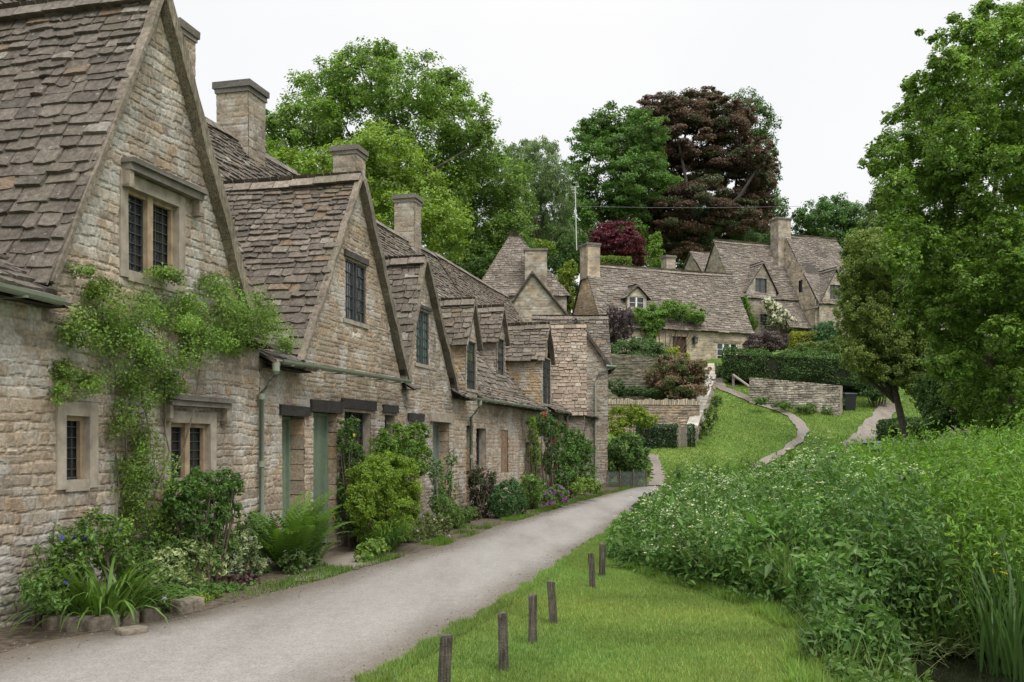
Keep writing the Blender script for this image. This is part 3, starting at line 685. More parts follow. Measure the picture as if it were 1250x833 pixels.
# ================================================================== houses behind
def base(u0, u1, d1, fr):
    p = fr.P((u0+u1)/2, d1/2, 0); return (p[0], p[1], float(tz(p[0],p[1])))
def simple(fr, u0, u1, D, zb, ze, zr, mb, seed, res=.09, holes=(), left=True, pal=PAL_FAR, lpal=None):
    kw = dict(hr=(.11,.22), lr=(.25,.6), depth=.02, joint=.02, lichen=.3)
    fpatch(mb, fr, u0, u1, 0, zb, ze+.05, res, seed, None, holes, pal=pal, **kw)
    fpatch(mb, fr, u0, D, 0, zb, zr, res, seed+1, lambda V: np.where(V<D/2, ze+(zr-ze)*V/(D/2), zr-(zr-ze)*(V-D/2)/(D/2))-.05, (), side=True, pal=lpal or pal, **kw)
    mb.quad(fr.P([u1,u0,u0,u1],[D]*4,[zb,zb,ze,ze]), (.3,.25,.18)); mb.quad(fr.P([u1]*4,[0,D,D,0],[zb,zb,ze,ze]), (.3,.25,.18))
    mb.add(fr.P([u1]*3,[0,D,D/2],[ze,ze,zr]), [[0,1,2]], (.3,.25,.18))
def gable2(mb, fr, u0, u1, D, ze, zr, seed, ov=.25, vo=.12, exp=(.2,.15), pal=SL_FAR, sag=.12):
    s = (zr-ze)/(D/2); zo = ze-ov*s
    tiles(mb, fr.P([u0-vo,u1+vo,u1+vo,u0-vo],[-ov,-ov,D/2,D/2],[zo,zo,zr,zr]), *exp, pal=pal, seed=seed, sag=sag, wid=(.25,.55), thick=.045)
    tiles(mb, fr.P([u0-vo,u1+vo,u1+vo,u0-vo],[D+ov,D+ov,D/2,D/2],[zo,zo,zr,zr]), .35,.3, pal=pal, seed=seed+1, wid=(.4,.8))
    ridge(mb, fr.P(u0-vo,D/2,zr+.04), fr.P(u1+vo,D/2,zr+.04), col=(.21,.178,.145), seed=seed, sag=sag)
# rear gable behind the row: front gable wall facing the lane, ridge running back
c7 = thing('stone_house', (1.4,61,4.5), 'pale gabled stone house showing its gable wall behind the row', 'house')
FR = Frame((-.75,58.0), 0.)
mb = MB(); W7 = 4.3; A7 = 1.93; z7, a7 = 8.9, 11.75
fpatch(mb, FR, 0, W7, 0, 2, a7, .08, 301, lambda U_: np.where(U_<A7, z7+(a7-z7)*U_/A7, a7-(a7-z7)*(U_-A7)/(W7-A7))-.05, hr=(.12,.2), lr=(.25,.5), pal=PAL_FAR)
for u in (0,W7): mb.quad(FR.P([u]*4,[0.02,5,5,.02],[2,2,z7,z7]), (.3,.25,.18))
mb.quad(FR.P([0,W7,W7,0],[5]*4,[2,2,z7,z7]), (.3,.25,.18)); mb.build('wall', 'stonefar', c7)
mb = MB(); cross(mb, FR, -.25, W7+.25, A7, z7-.3, z7-.3, a7+.05, 0, 310, ov=.2, back=5.2, exp=(.2,.15), sag=.03)
for s in (-.25, W7+.25): verge(mb, FR, s, A7, z7-.3, a7+.02, -.02, (.085,.07,.058), .25, .16, -.10)
mb.build('roof', 'slate', c7)
# hipped roof with chimney
c8 = thing('stone_house', (.3,69,7.0), 'stone house with tall hipped slate roof and broad chimney, far behind', 'house')
FH = Frame((-2.4,65.5), 0.); W8 = 6.0; z8 = 11.7; a8 = 16.1; ah = 2.55
mb = MB(); fpatch(mb, FH, 0, W8, 0, 5, z8, .12, 320, pal=PAL_FAR)
mb.quad(FH.P([0]*4,[0.02,6,6,.02],[5,5,z8,z8]), (.3,.25,.18)); mb.quad(FH.P([W8]*4,[0.02,6,6,.02],[5,5,z8,z8]), (.3,.25,.18)); mb.quad(FH.P([0,W8,W8,0],[6]*4,[5,5,z8,z8]), (.3,.25,.18))
mb.build('wall', 'stonefar', c8)
mb = MB()
tiles(mb, FH.P([-.2,W8+.2,ah+.3,ah-.3],[-.2,-.2,2.6,2.6],[z8-.1,z8-.1,a8,a8]), .2,.15, pal=SL_FAR, seed=330, sag=.1)
tiles(mb, FH.P([W8+.2,W8+.2,ah+.3],[-.2,6.2,2.6],[z8-.1,z8-.1,a8]), .22,.18, pal=SL_FAR, seed=331)
tiles(mb, FH.P([-.2,-.2,ah-.3],[-.2,6.2,2.6],[z8-.1,z8-.1,a8]), .22,.18, pal=SL_FAR, seed=332)
tiles(mb, FH.P([-.2,W8+.2,ah+.3,ah-.3],[6.2,6.2,2.6,2.6],[z8-.1,z8-.1,a8,a8]), .3,.3, pal=SL_FAR, seed=333)
rf = mb.build('roof', 'slate', c8)
chimney(FH, FH.hit(654,0,.3)[0], .3, 1.45, .9, 11.2, FH.hit(654,308,.3)[1], rf, 340, res=.09)
# ---- long back cottage A
ca_o = at(735,0,66)
FA = Frame((ca_o[0], 66.), math.radians(22))
ca = thing('stone_cottage', base(0,11.8,5,FA), 'long stone cottage up the lawn with white windows and a red-brown door', 'cottage')
zA, rA = 10.05, 14.15; LA = 11.8
def HA(px,py,d=0.): return FA.hit(px,py,d)
def opA(x0,y0,x1,y1,d=0.): return ops(FA,x0,y0,x1,y1,d)
dA = opA(821,411,838,438); wA1 = opA(770,411,784,421); wA2 = opA(875,419,900,442)
mb = MB(); simple(FA, 0, LA, 5, 5.5, zA, rA, mb, 350, .07, [dA,wA1,wA2], lpal=[((.46,.35,.22),4),((.43,.32,.195),3),((.45,.37,.26),2)], pal=[((.37,.31,.225),4),((.34,.285,.205),3),((.31,.26,.19),2)])
mb.build('wall', 'stonefar', ca)
mb = MB(); gable2(mb, FA, 0, LA, 5, zA, rA, 360); rf = mb.build('roof', 'slate', ca)
chimney(FA, .35, 2.5, .95, 1.15, 13.2, 15.4, rf, 370, res=.09, pal=[((.46,.37,.26),3),((.42,.34,.24),3)])
chimney(FA, HA(816,0,2.9)[0], 2.9, .75, .7, 13.2, HA(816,316,2.9)[1], rf, 375, res=.09)
door(FA, *dA, 0, ca, col=(.075,.03,.022), reveal=.15, handle=False, label='dark red-brown door'); lint(FA, HA(817,0)[0], HA(842,0)[0], dA[3]+.004, dA[3]+.2, 0, ca, (.27,.22,.16), 'dress')
window(FA, *wA1, 0, ca, 'white', 2, bars=(1,2)); window(FA, *wA2, 0, ca, 'white', 3, bars=(1,3)); lint(FA, HA(871,0)[0], HA(904,0)[0], wA2[3]+.004, wA2[3]+.17, 0, ca, (.2,.16,.12), 'dress')
d0 = .55; q0 = HA(765.5,0,d0)[0]; q1 = HA(789,0,d0)[0]; zd0 = HA(777,380,d0)[1]; zd1 = HA(777,361,d0)[1]; zd2 = HA(777,350,d0)[1]
s_ = (rA-zA)/2.5
wd = opA(767.5,362,787,377,d0)
dm = MB(); ua = (q0+q1)/2
fpatch(dm, FA, q0, q1, d0, zd0-.2, zd2, .08, 380, lambda U_: np.where(U_<ua, zd1+(zd2-zd1)*(U_-q0)/(ua-q0), zd2-(zd2-zd1)*(U_-ua)/(q1-ua))-.03, [wd], pal=[((.44,.38,.28),1)])
for u in (q0,q1): dm.quad(FA.P([u]*4,[d0,2.2,2.2,d0],[zd0-.3,zd0-.3,zd1,zd1]), (.40,.34,.25))
do = dm.build('dormer', 'stonefar', ca)
r_ = MB(); cross(r_, FA, q0-.25, q1+.25, ua, zd1-.25, zd1-.25, zd2+.05, 0, 385, d0=d0, ov=.2, back=2.4, exp=(.18,.15), pal=SL_FAR); r_.build('roof', 'slate', do)
window(FA, *wd, d0, do, 'white', 2, bars=(1,2))
ln = MB(); lu, lz = HA(847,416); ln.box((lu-.13,-.3,lz-.22),(lu+.13,-.04,lz+.16), (.03,.03,.03), 0, FA); ln.box((lu-.19,-.36,lz+.16),(lu+.19,.02,lz+.2), (.03,.03,.03), 0, FA); ln.box((lu-.03,-.2,lz+.2),(lu+.03,0,lz+.3), (.03,.03,.03), 0, FA)
ln.box((lu-.09,-.31,lz-.15),(lu+.09,-.29,lz+.1), (.10,.10,.09), 0, FA)
tag(ln.build('wall_lantern', 'lead'), 'black wall lantern beside the red-brown cottage door', 'lantern')
# ---- back house B
bo = at(897,0,80); FB = Frame((bo[0],80.), math.radians(20))
cb = thing('stone_house', base(0,11,6,FB), 'large gabled stone house highest on the hill with a tall chimney', 'house')
zB, rB = 14.2, 18.75; LB = 5.9
def HB(px,py,d=0.): return FB.hit(px,py,d)
mb = MB(); simple(FB, 0, LB, 6, 7.5, zB, rB, mb, 400, .1)
# front dormer-gable, flush
ga, gb = HB(911,0,-.15)[0], HB(947,0,-.15)[0]; gm = HB(931,0,-.15)[0]; gz0 = HB(911,352,-.15)[1]; gz1 = HB(931,322,-.15)[1]
wB1 = ops(FB,922,340,936,358,-.15); wB2 = ops(FB,928,384,943,402,-.15)
fpatch(mb, FB, ga, gb, -.15, 7.5, gz1, .09, 410, lambda U_: np.where(U_<gm, gz0+(gz1-gz0)*(U_-ga)/(gm-ga), gz1-(gz1-gz0)*(U_-gm)/(gb-gm))-.05, [wB1,wB2])
mb.quad(FB.P([ga]*4,[-.13,2,2,-.13],[7.5,7.5,gz0,gz0]), (.3,.25,.18)); mb.quad(FB.P([gb]*4,[-.13,2,2,-.13],[7.5,7.5,gz0,gz0]), (.3,.25,.18))
# right wing, taller and forward
rw0, rw1, fw = 5.9, 12.4, -2.4; zW, rW = 13.5, 19.4; DW = 8.4
fpatch(mb, FB, rw0, rw1, fw, 7.5, zW, .1, 420)
fpatch(mb, FB, rw0, DW, fw, 7.5, rW, .1, 421, lambda V: np.where(V<DW/2, zW+(rW-zW)*V/(DW/2), rW-(rW-zW)*(V-DW/2)/(DW/2))+.12, [(1.6,2.1,14.3,15.3)], side=True, pal=[((.37,.30,.215),3),((.33,.27,.19),3)])
mb.quad(FB.P([rw1]*4,[fw,fw+DW,fw+DW,fw],[7.5,7.5,zW,zW]), (.3,.25,.18)); mb.quad(FB.P([rw0,rw1,rw1,rw0],[fw+DW]*4,[7.5,7.5,zW,zW]), (.3,.25,.18))
mb.add(FB.P([rw1]*3,[fw,fw+DW,fw+DW/2],[zW,zW,rW]), [[0,1,2]], (.3,.25,.18))
g2a_, g2b_, g2m_ = HB(1000,0,fw-.2)[0], HB(1035,0,fw-.2)[0], HB(1020,0,fw-.2)[0]; g2z0 = HB(1001,372,fw-.2)[1]; g2z1 = HB(1020,329,fw-.2)[1]
wB3 = ops(FB,1013,348,1026,366,fw-.2)
fpatch(mb, FB, g2a_, g2b_, fw-.2, 7.5, g2z1, .09, 430, lambda U_: np.where(U_<g2m_, g2z0+(g2z1-g2z0)*(U_-g2a_)/(g2m_-g2a_), g2z1-(g2z1-g2z0)*(U_-g2m_)/(g2b_-g2m_))-.05, [wB3])
for u in (g2a_,g2b_): mb.quad(FB.P([u]*4,[fw-.18,fw+1.5,fw+1.5,fw-.18],[7.5,7.5,g2z0,g2z0]), (.3,.25,.18))
mb.build('wall', 'stonefar', cb)
sw = MB(); sw.quad(FB.P([rw0+.1]*4,[fw+1.55,fw+2.15,fw+2.15,fw+1.55],[14.25,14.25,15.35,15.35]), (.03,.03,.03)); sw.build('window', 'glass', cb)
mb = MB()
gable2(mb, FB, 0, LB-.15, 6, zB, rB, 440, ov=.35)
tiles(mb, FB.P([gb,LB,LB,gb],[-2.0,-2.0,.1,.1],[11.2,11.2,13.95,13.95]), .2,.17, pal=SL_FAR, seed=446)
cross(mb, FB, ga-.2, gb+.2, gm, gz0-.3, gz0-.3, gz1+.05, 0, 450, d0=-.15, ov=.15, back=2.6, exp=(.2,.15), pal=SL_FAR)
sW = (rW-zW)/(DW/2)
tiles(mb, FB.P([rw0+.12,rw1+.1,rw1-1.2,rw0+.12],[fw-.3,fw-.3,fw+DW/2,fw+DW/2],[zW-.3*sW,zW-.3*sW,rW,rW]), .2,.15, pal=SL_FAR, seed=460, sag=.2)
tiles(mb, FB.P([rw1+.1,rw1+.1,rw1-1.2],[fw-.3,fw+DW,fw+DW/2],[zW-.3*sW,zW,rW]), .25,.2, pal=SL_FAR, seed=461)
tiles(mb, FB.P([rw0,rw1,rw1-1.2,rw0],[fw+DW,fw+DW,fw+DW/2,fw+DW/2],[zW,zW,rW,rW]), .4,.3, pal=SL_FAR, seed=462)
ridge(mb, FB.P(rw0,fw+DW/2,rW+.04), FB.P(rw1-1.2,fw+DW/2,rW+.04), seed=463, sag=.2)
cross(mb, FB, g2a_-.25, g2b_+.25, g2m_, g2z0-.3, g2z0-.3, g2z1+.05, 0, 470, d0=fw-.2, ov=.15, back=fw+2.6, exp=(.2,.15), pal=SL_FAR)
rf = mb.build('roof', 'slate', cb)
chimney(FB, HB(953,0,2.2)[0], 2.2, 1.25, 1.1, 15.5, HB(953,270,2.2)[1], rf, 480, res=.1, capk=1.4)
window(FB, *wB1, -.15, cb, 'plain', 2, .15, bars=(1,2), tint=(.05,.055,.05)); window(FB, *wB2, -.15, cb, 'plain', 2, .15, bars=(1,2), tint=(.05,.055,.05)); window(FB, *wB3, fw-.2, cb, 'plain', 2, .15, bars=(2,2), tint=(.06,.06,.06))
# small gable further left
FS = Frame((at(861,0,88)[0],88.), math.radians(20))
cs = thing('stone_outbuilding', base(0,4,5,FS), 'small gabled stone building peeping above the long cottage roof', 'outbuilding')
zS, rS = FS.hit(861,337)[1], FS.hit(842,308,2.5)[1]
mb = MB(); simple(FS, 0, 4, 5, 10, zS, rS, mb, 500, .12); mb.build('wall', 'stonefar', cs)
mb = MB(); gable2(mb, FS, 0, 4, 5, zS, rS, 505); mb.build('roof', 'slate', cs)
mb = MB(); FSs = Frame(FS.P(-.1,0,0)[:2], math.radians(20)+pi/2)
for a in (0.-.2, 5.2): verge(mb, Frame(FS.P(0,0,0)[:2], math.radians(110)), a, 2.5, zS-.3, rS+.02, .0, (.10,.08,.065), .2, .16, -.05)
mb.build('verge_board', 'wood', cs)
# stone barn on the right, behind the tree
FBn = Frame((17.9,41.5), math.radians(-25))
bn = thing('stone_barn', base(0,8,5,FBn), 'pale stone barn mostly hidden by the big tree on the right', 'barn')
mb = MB(); wbn = (2.2,3.2,1.6,2.9); simple(FBn, 0, 8, 5, -1, 5.4, 7.6, mb, 520, .06, [wbn], pal=[((.44,.38,.30),3),((.38,.32,.25),3),((.48,.43,.36),2)]); mb.build('wall', 'stonefar', bn)
mb = MB(); gable2(mb, FBn, 0, 8, 5, 5.4, 7.6, 525); mb.build('roof', 'slate', bn)
window(FBn, *wbn, 0, bn, 'plain', 1, .2, bars=(2,2))
# ================================================================== FOLIAGE
def nrm(a): return a/(np.linalg.norm(a, axis=-1, keepdims=True)+1e-9)
def leaf_quads(mb, C, L, asp, col, r, up=.5, out=None, outw=.5, droop=0., mi=0, var=.22):
    """leaf-shaped quads at C; col (N,3)"""
    N = len(C); L = np.broadcast_to(L, (N,))*r.uniform(.7,1.3,N)
    n = nrm(r.normal(size=(N,3))); n[:,2] += up
    if out is not None: n += out*outw
    n = nrm(n); d = nrm(np.cross(n, r.normal(size=(N,3)))); d[:,2] -= droop; d = nrm(d); s = nrm(np.cross(n, d))
    W = L*asp*.5; h = (L*.5)[:,None]
    bend = n*(L*.10)[:,None]
    V = np.stack([C-d*h, C+s*W[:,None]+bend-d*h*.15, C+d*h, C-s*W[:,None]+bend-d*h*.15], 1)
    c = col*r.uniform(1-var,1+var,(N,1))*np.array([1,1,1.])+0
    hue = r.normal(0,.06,(N,1)); c = c*(1+hue*np.array([[1.2,0,-.6]]))*np.array([[1.06,1.03,.90]])
    mb.add(V.reshape(-1,3), np.arange(N*4).reshape(-1,4), np.repeat(np.clip(c,.002,1), 4, 0), mi)
def crown(mb, lobes, L, asp, col, dens=1.0, seed=0, clump=.27, shell=.5, up=.5, cvar=.25, droop=0., col2=None, flat=1., nmax=400000, var=.22):
    r = np.random.default_rng(seed)
    for (x,y,z,rx,ry,rz) in lobes:
        R = (rx*ry*rz)**(1/3); area = 4*pi*R*R
        n = int(min(nmax, dens*area/(L*L*asp*.5)))
        nc = max(8, int(12/(clump**2)*.35)); 
        dirs = nrm(r.normal(size=(nc,3))); rad = shell+(1-shell)*r.random(nc)**.6
        rad *= r.uniform(.82,1.12,nc)
        cc = dirs*rad[:,None]; cr = clump*r.uniform(.6,1.25,nc)
        ccol = np.array(col)[None]*r.uniform(1-cvar,1+cvar,(nc,1))
        if col2 is not None:
            k = (r.random(nc) < .3)[:,None]; ccol = np.where(k, np.array(col2)[None]*r.uniform(.8,1.2,(nc,1)), ccol)
        a = r.integers(0, nc, n); off = r.normal(size=(n,3)); off = nrm(off)*(r.random((n,1))**.45); off[:,2] *= flat
        P = cc[a]+off*cr[a][:,None]
        C = np.array([x,y,z])+P*np.array([rx,ry,rz])
        leaf_quads(mb, C, L, asp, ccol[a], r, up, nrm(P), .6, droop, var=var)
def limbs(mb, base_, top, lobes, r0, col=(.10,.08,.06), seed=0, twig_fill=3):
    r = np.random.default_rng(seed); b_ = np.array(base_, float); t = np.array(top, float)
    mid = (b_+t)/2+r.normal(0,.06,3)*np.linalg.norm(t-b_)*np.array([1,1,0])
    mb.tube([b_-[0,0,.4], b_+(mid-b_)*.15, mid, t], [r0*1.35, r0*1.05, r0*.85, r0*.65], col, 0, 8)
    for l in lobes:
        c = np.array(l[:3]); s = t+(b_-t)*r.uniform(0,.25); m_ = (s+c)/2+r.normal(0,.12,3)*np.linalg.norm(c-s); 
        mb.tube([s,m_,c], [r0*.45,r0*.28,r0*.12], col, 0, 6)
        for k in range(twig_fill):
            e = c+nrm(r.normal(size=3))*np.array(l[3:])*.85; mb.tube([c+(m_-c)*.2,(c+e)/2+r.normal(0,.08,3)*l[3],e], [r0*.14,r0*.09,r0*.03], col, 0, 5)
def plobes(Y, blobs, seed=0, depth=.5, dk=.9):
    r = np.random.default_rng(seed); out = []
    for b_ in blobs:
        px,py,rx = b_[:3]; ry = b_[3] if len(b_) > 3 else rx; YY = Y+r.uniform(-depth,depth); s = YY/FPX
        p = at(px,py,YY); out.append((p[0],p[1],p[2],rx*s,rx*s*dk,ry*s))
    return out
def tree(name, label, Y, blobs, base_px, L, col, dens=1., r0=.35, seed=0, asp=.55, depth=3., barkc=(.10,.08,.06), top=None, group=None, cat='tree', nl=24, back=0., **kw):
    kw.setdefault('up', 1.0); col = np.array(col)*1.18
    lobes = plobes(Y, blobs, seed, depth)
    bx = at(base_px, 0, Y)[0]; bz = float(tz(bx, Y)); b_ = (bx, Y+back, bz)
    zs = [l[2] for l in lobes]; tp = top or (np.mean([l[0] for l in lobes])*.5+bx*.5, Y+back, bz+(np.mean(zs)-bz)*.62)
    t = thing(name, b_, label, cat, group)
    mb = MB(); limbs(mb, b_, tp, [(l[0],l[1]+back,l[2]-.3*l[5],l[3]*.7,l[4]*.7,l[5]*.7) for l in lobes[::max(1,len(lobes)//nl)] if l[3] > .45 or Y > 35], r0, barkc, seed); mb.build('trunk', 'bark', t, True)
    mb = MB(); crown(mb, lobes, L, asp, col, dens, seed+5, **kw); mb.build('crown', 'leaf', t)
    return t
TG = 'trees on the hillside behind the cottages'
tree('sycamore_tree', 'tall broad bright green tree rising highest behind the row of cottages', 74,
     [(448,92,50,40),(400,112,48,36),(492,108,55,42),(545,118,42,34),(570,150,38,36),(375,150,46,34),(430,150,58,44),(500,165,62,46),(350,170,42,40),(340,205,40,34),(575,195,42,40),(425,75,22,16),(470,62,18,12),(545,95,18,12),(330,150,18,14),(455,215,60,40),(385,215,50,34),(530,230,50,44),(590,165,16,20)],
     470, .25, (.118,.195,.040), 1.05, .5, 1, clump=.24, cvar=.3, shell=.45, depth=3.5)
tree('field_maple', 'yellow-green leafy tree directly behind the second chimney from the left of the row', 62,
     [(470,185,48,32),(430,205,48,34),(505,215,40,32),(395,215,30,24),(455,235,60,34),(520,250,45,34),(480,265,55,30),(350,205,22,26),(545,285,40,30)], 470, .22, (.140,.215,.036), 1.0, .3, 2, clump=.25, depth=2., group=TG)
tree('ash_tree', 'mid green tree with drooping leaf sprays between the bright tree and the thin willow', 79,
     [(560,215,46,36),(600,215,40,30),(575,255,52,36),(620,250,36,34),(545,275,40,34),(600,290,45,32),(570,310,60,26),(625,285,30,30),(635,210,20,16)], 590, .22, (.108,.180,.042), 1.0, .3, 3, clump=.24, depth=2.5, group=TG, droop=.4)
tree('willow_tree', 'thin grey-green willow with sky showing through, left of the tall aerial mast', 88,
     [(640,195,26,24),(660,190,24,20),(620,210,22,26),(675,215,22,26),(650,225,30,28),(630,250,28,26),(668,250,28,28),(690,240,16,26),(645,280,34,24),(680,285,26,22)], 652, .24, (.125,.185,.080), 1.0, .22, 4, clump=.22, droop=1.0, asp=.3, depth=2.5, group=TG)
tree('horse_chestnut', 'dense dark green tree with heavy leaf clumps left of the copper beech', 98,
     [(750,150,32,24),(725,165,30,26),(765,180,38,32),(722,200,32,30),(775,220,46,34),(728,235,36,34),(745,270,44,36),(705,270,26,34),(790,160,26,26),(715,305,34,30),(700,235,18,26),(755,300,40,30),(790,190,26,26),(798,235,24,26),(690,285,20,26),(735,160,26,20)], 745, .28, (.078,.150,.036), 1.3, .5, 5, clump=.26, flat=.6, depth=3, cvar=.35, group=TG)
tree('copper_beech', 'huge dark purple-brown copper beech crowning the hill', 104,
     [(845,135,40,26),(805,150,36,28),(880,150,36,30),(830,170,52,34),(790,190,36,34),(885,190,44,36),(835,210,58,36),(790,235,40,34),(895,230,44,36),(845,255,56,36),(800,275,42,30),(865,285,50,28),(900,265,34,28),(925,215,24,26),(865,118,18,12),(905,140,20,18),(820,128,16,12),(770,270,26,28),(800,130,22,18),(780,155,20,22),(925,255,24,26),(930,190,20,24),(830,300,40,20)], 850, .25, (.092,.062,.046), 2.2, .7, 6, clump=.25, flat=.55, depth=3.5, cvar=.35, col2=(.075,.085,.042), group=TG, barkc=(.06,.05,.045))
tree('beech_tree', 'feathery mid green tree showing at the right flank of the copper beech', 112,
     [(905,130,26,18),(925,150,24,24),(930,180,20,26),(935,215,18,24),(930,245,24,26),(935,280,24,24),(915,290,34,22),(950,255,14,14)], 922, .28, (.065,.12,.040), 1., .4, 7, clump=.24, depth=2.5, group=TG, droop=.3)
tree('white_willow', 'soft grey-green rounded tree behind the big gabled house', 103,
     [(868,265,24,18),(852,285,26,22),(880,290,32,24),(905,295,24,20),(860,310,36,18),(895,270,18,16),(838,302,18,18)], 870, .20, (.14,.215,.115), 1.7, .25, 8, clump=.25, asp=.32, depth=2, group=TG)
tree('red_maple', 'small dark red-purple maple above the long cottage roof', 82,
     [(752,285,26,16),(738,292,20,15),(768,297,22,18),(752,305,32,16),(775,312,16,14),(735,310,14,12)], 754, .18, (.085,.018,.030), 1.3, .16, 9, clump=.25, depth=1.2, group=TG, flat=.6)
tree('cypress_tree', 'narrow light green conifer between the red maple and a small chimney', 78,
     [(801,292,7,9),(801,304,10,12),(801,318,14,14)], 801, .17, (.11,.19,.035), 1.4, .12, 10, depth=.3, group=TG)
tree('oak_tree', 'dark green tree right of the tall chimney on the hill', 100,
     [(1000,262,26,20),(985,280,18,18),(1022,258,22,20),(1045,268,22,22),(1015,285,34,22),(1050,290,26,24),(975,265,8,10),(1030,300,30,20)], 1015, .28, (.065,.130,.036), 1.5, .35, 11, clump=.25, depth=3, group=TG)
tree('lime_tree', 'brownish green tree standing between the gabled house and the large right-hand tree', 70,
     [(1070,285,26,26),(1050,305,22,22),(1085,310,30,26),(1062,340,28,24),(1100,265,28,30),(1050,330,14,18),(1090,235,24,28),(1105,290,30,30),(1075,255,20,20),(1075,320,30,26),(1110,330,30,30)], 1080, .2, (.088,.135,.040), 1.6, .25, 12, clump=.25, depth=2, group=TG)
A_L = []
ra = np.random.default_rng(8)
for py in np.arange(20, 520, 30):
    xl = np.interp(py, [0,40,80,120,160,200,250,300,360,420,470,520], [1205,1172,1128,1098,1074,1062,1062,1066,1090,1125,1150,1170])
    for px in np.arange(xl+30, 1320, 36):
        A_L.append((px+ra.uniform(-10,10), py+ra.uniform(-9,9), ra.uniform(25,38), ra.uniform(22,32)))
A_L += [(1165,22,10,6),(1140,48,9,5),(1122,40,6,4),(1205,8,14,8),(1240,18,20,14),(1088,145,12,9),(1075,178,12,10),(1070,205,12,12),(1110,105,12,9)]
tree('alder_tree', 'huge leafy green tree filling the right edge of the view', 31, A_L, 1245, .12, (.112,.190,.036), 1.5, .26, 13, clump=.24, cvar=.28, shell=.25, depth=3.0, var=.38, nl=10, back=2.6)
tree('hazel_tree', 'olive green drooping tree with a bare grey trunk over the lane', 47,
     [(1080,345,36,30),(1055,375,32,30),(1100,385,34,34),(1050,410,28,26),(1085,420,40,28),(1115,430,30,34),(1060,440,26,18),(1130,455,30,28),(1090,455,30,16),(1060,330,26,24),(1040,360,20,24),(1085,310,30,24),(1100,350,30,28),(1040,385,18,22),(1070,400,30,26),(1120,400,30,30),(1045,435,20,20),(1105,330,26,26),(1065,458,20,14),(1120,470,20,16),(1085,440,30,22),(1108,462,22,16),(1060,300,26,26),(1040,335,18,22),(1100,440,30,24)], 1106, .11, (.125,.175,.042), 1.6, .22, 14, clump=.24, depth=1.3, barkc=(.075,.065,.05), droop=.5, nl=9, back=.5)
tree('laurel_tree', 'dark glossy green tree in front of the pale stone barn', 38,
     [(1160,455,30,36),(1195,440,36,40),(1180,490,40,34),(1225,480,40,46),(1150,505,24,26),(1215,520,46,28),(1245,450,30,40),(1250,520,30,30),(1148,470,18,26),(1175,450,26,30),(1160,425,24,22)], 1200, .11, (.055,.105,.028), 1.4, .2, 15, clump=.24, depth=1.0)
# woodland on the far hill
mb = MB()
wl = []
rr = np.random.default_rng(77)
for x in np.arange(430, 1300, 24):
    for k in range(3):
        wl += plobes(rr.uniform(120,140), [(x+rr.uniform(-10,10), rr.uniform(275,340)+(0,25,45)[k], rr.uniform(18,30), rr.uniform(16,24))], int(x)+k, 2)
crown(mb, wl, .42, .6, (.050,.098,.030), 1.1, 88, clump=.3, cvar=.4)
o = mb.build('woodland', 'leaf'); struct(o, 'stuff'); o['label'] = 'far dark woodland along the hillside'
# ------------------------------------------------------------------ shrubs and hedges
def shrub(name, label, cat, lobes, L, col, dens=1., seed=0, asp=.5, flowers=None, stems=True, group=None, zb=None, **kw):
    col = np.array(col)*1.55; dens = dens*1.35; c = np.mean([l[:3] for l in lobes], 0); zmin = float(tz(c[0],c[1])) if zb is None else zb
    t = thing(name, (c[0],c[1],zmin), label, cat, group)
    if stems:
        mb = MB(); r = np.random.default_rng(seed)
        for l in lobes:
            for k in range(3):
                e = np.array(l[:3])+r.normal(0,.4,3)*np.array(l[3:]); b_ = np.array([c[0]*.6+l[0]*.4+r.normal(0,.05), c[1]*.6+l[1]*.4+r.normal(0,.05), zmin-.05])
                mb.tube([b_, (b_+e)/2+r.normal(0,.04,3), e], [.018+.02*l[3],.013+.012*l[3],.006], (.09,.07,.05), 0, 5)
        mb.build('stem', 'bark', t, True)
    mb = MB(); crown(mb, lobes, L, asp, col, dens, seed+3, **kw); mb.build('foliage', 'leaf', t)
    if flowers: blooms(t, lobes, seed, **flowers)
    return t
def blooms(t, lobes, seed, n, size, col, top=.2, name='blossoms', scat=1.02):
    r = np.random.default_rng(seed+99); mb = MB()
    for l in lobes:
        k = max(1, int(n/len(lobes))); d = nrm(r.normal(size=(k*3,3))); d = d[d[:,2] > -1+top*2-0.4][:k]
        C = np.array(l[:3])+d*np.array(l[3:])*scat*r.uniform(.85,1.1,(len(d),1))
        for p, q in zip(C, d):
            nn = nrm(q+r.normal(0,.35,3)+np.array([0,-.4,.2])); a = nrm(np.cross(nn, r.normal(size=3))); b_ = np.cross(nn, a); s = size*r.uniform(.7,1.25)
            m_ = 5; cen = p+nn*s*.12; ring = []
            for i in range(m_*2):
                th = 2*pi*i/(m_*2); rad = s*(.5 if i%2 == 0 else .24); ring.append(p+rad*(a*math.cos(th)+b_*math.sin(th))+nn*s*(.16 if i%2 == 0 else .05))
            mb.add([cen]+ring, [[0,1+i,1+(i+1)%(2*m_)] for i in range(2*m_)], np.array(col)*r.uniform(.75,1.2))
    mb.build(name, 'petal', t)
def rowlobes(d, blobs):   # blobs placed in the vertical plane d in front of (d<0) the row
    out = []
    for b_ in blobs:
        px,py,rx = b_[:3]; ry = b_[3] if len(b_) > 3 else rx; dd = b_[4] if len(b_) > 4 else d
        u, z = ROW.hit(px,py,dd); p = ROW.P(u,dd,z); s = p[1]/FPX
        out.append((p[0],p[1],z,rx*s,rx*s*1.0,ry*s))
    return out
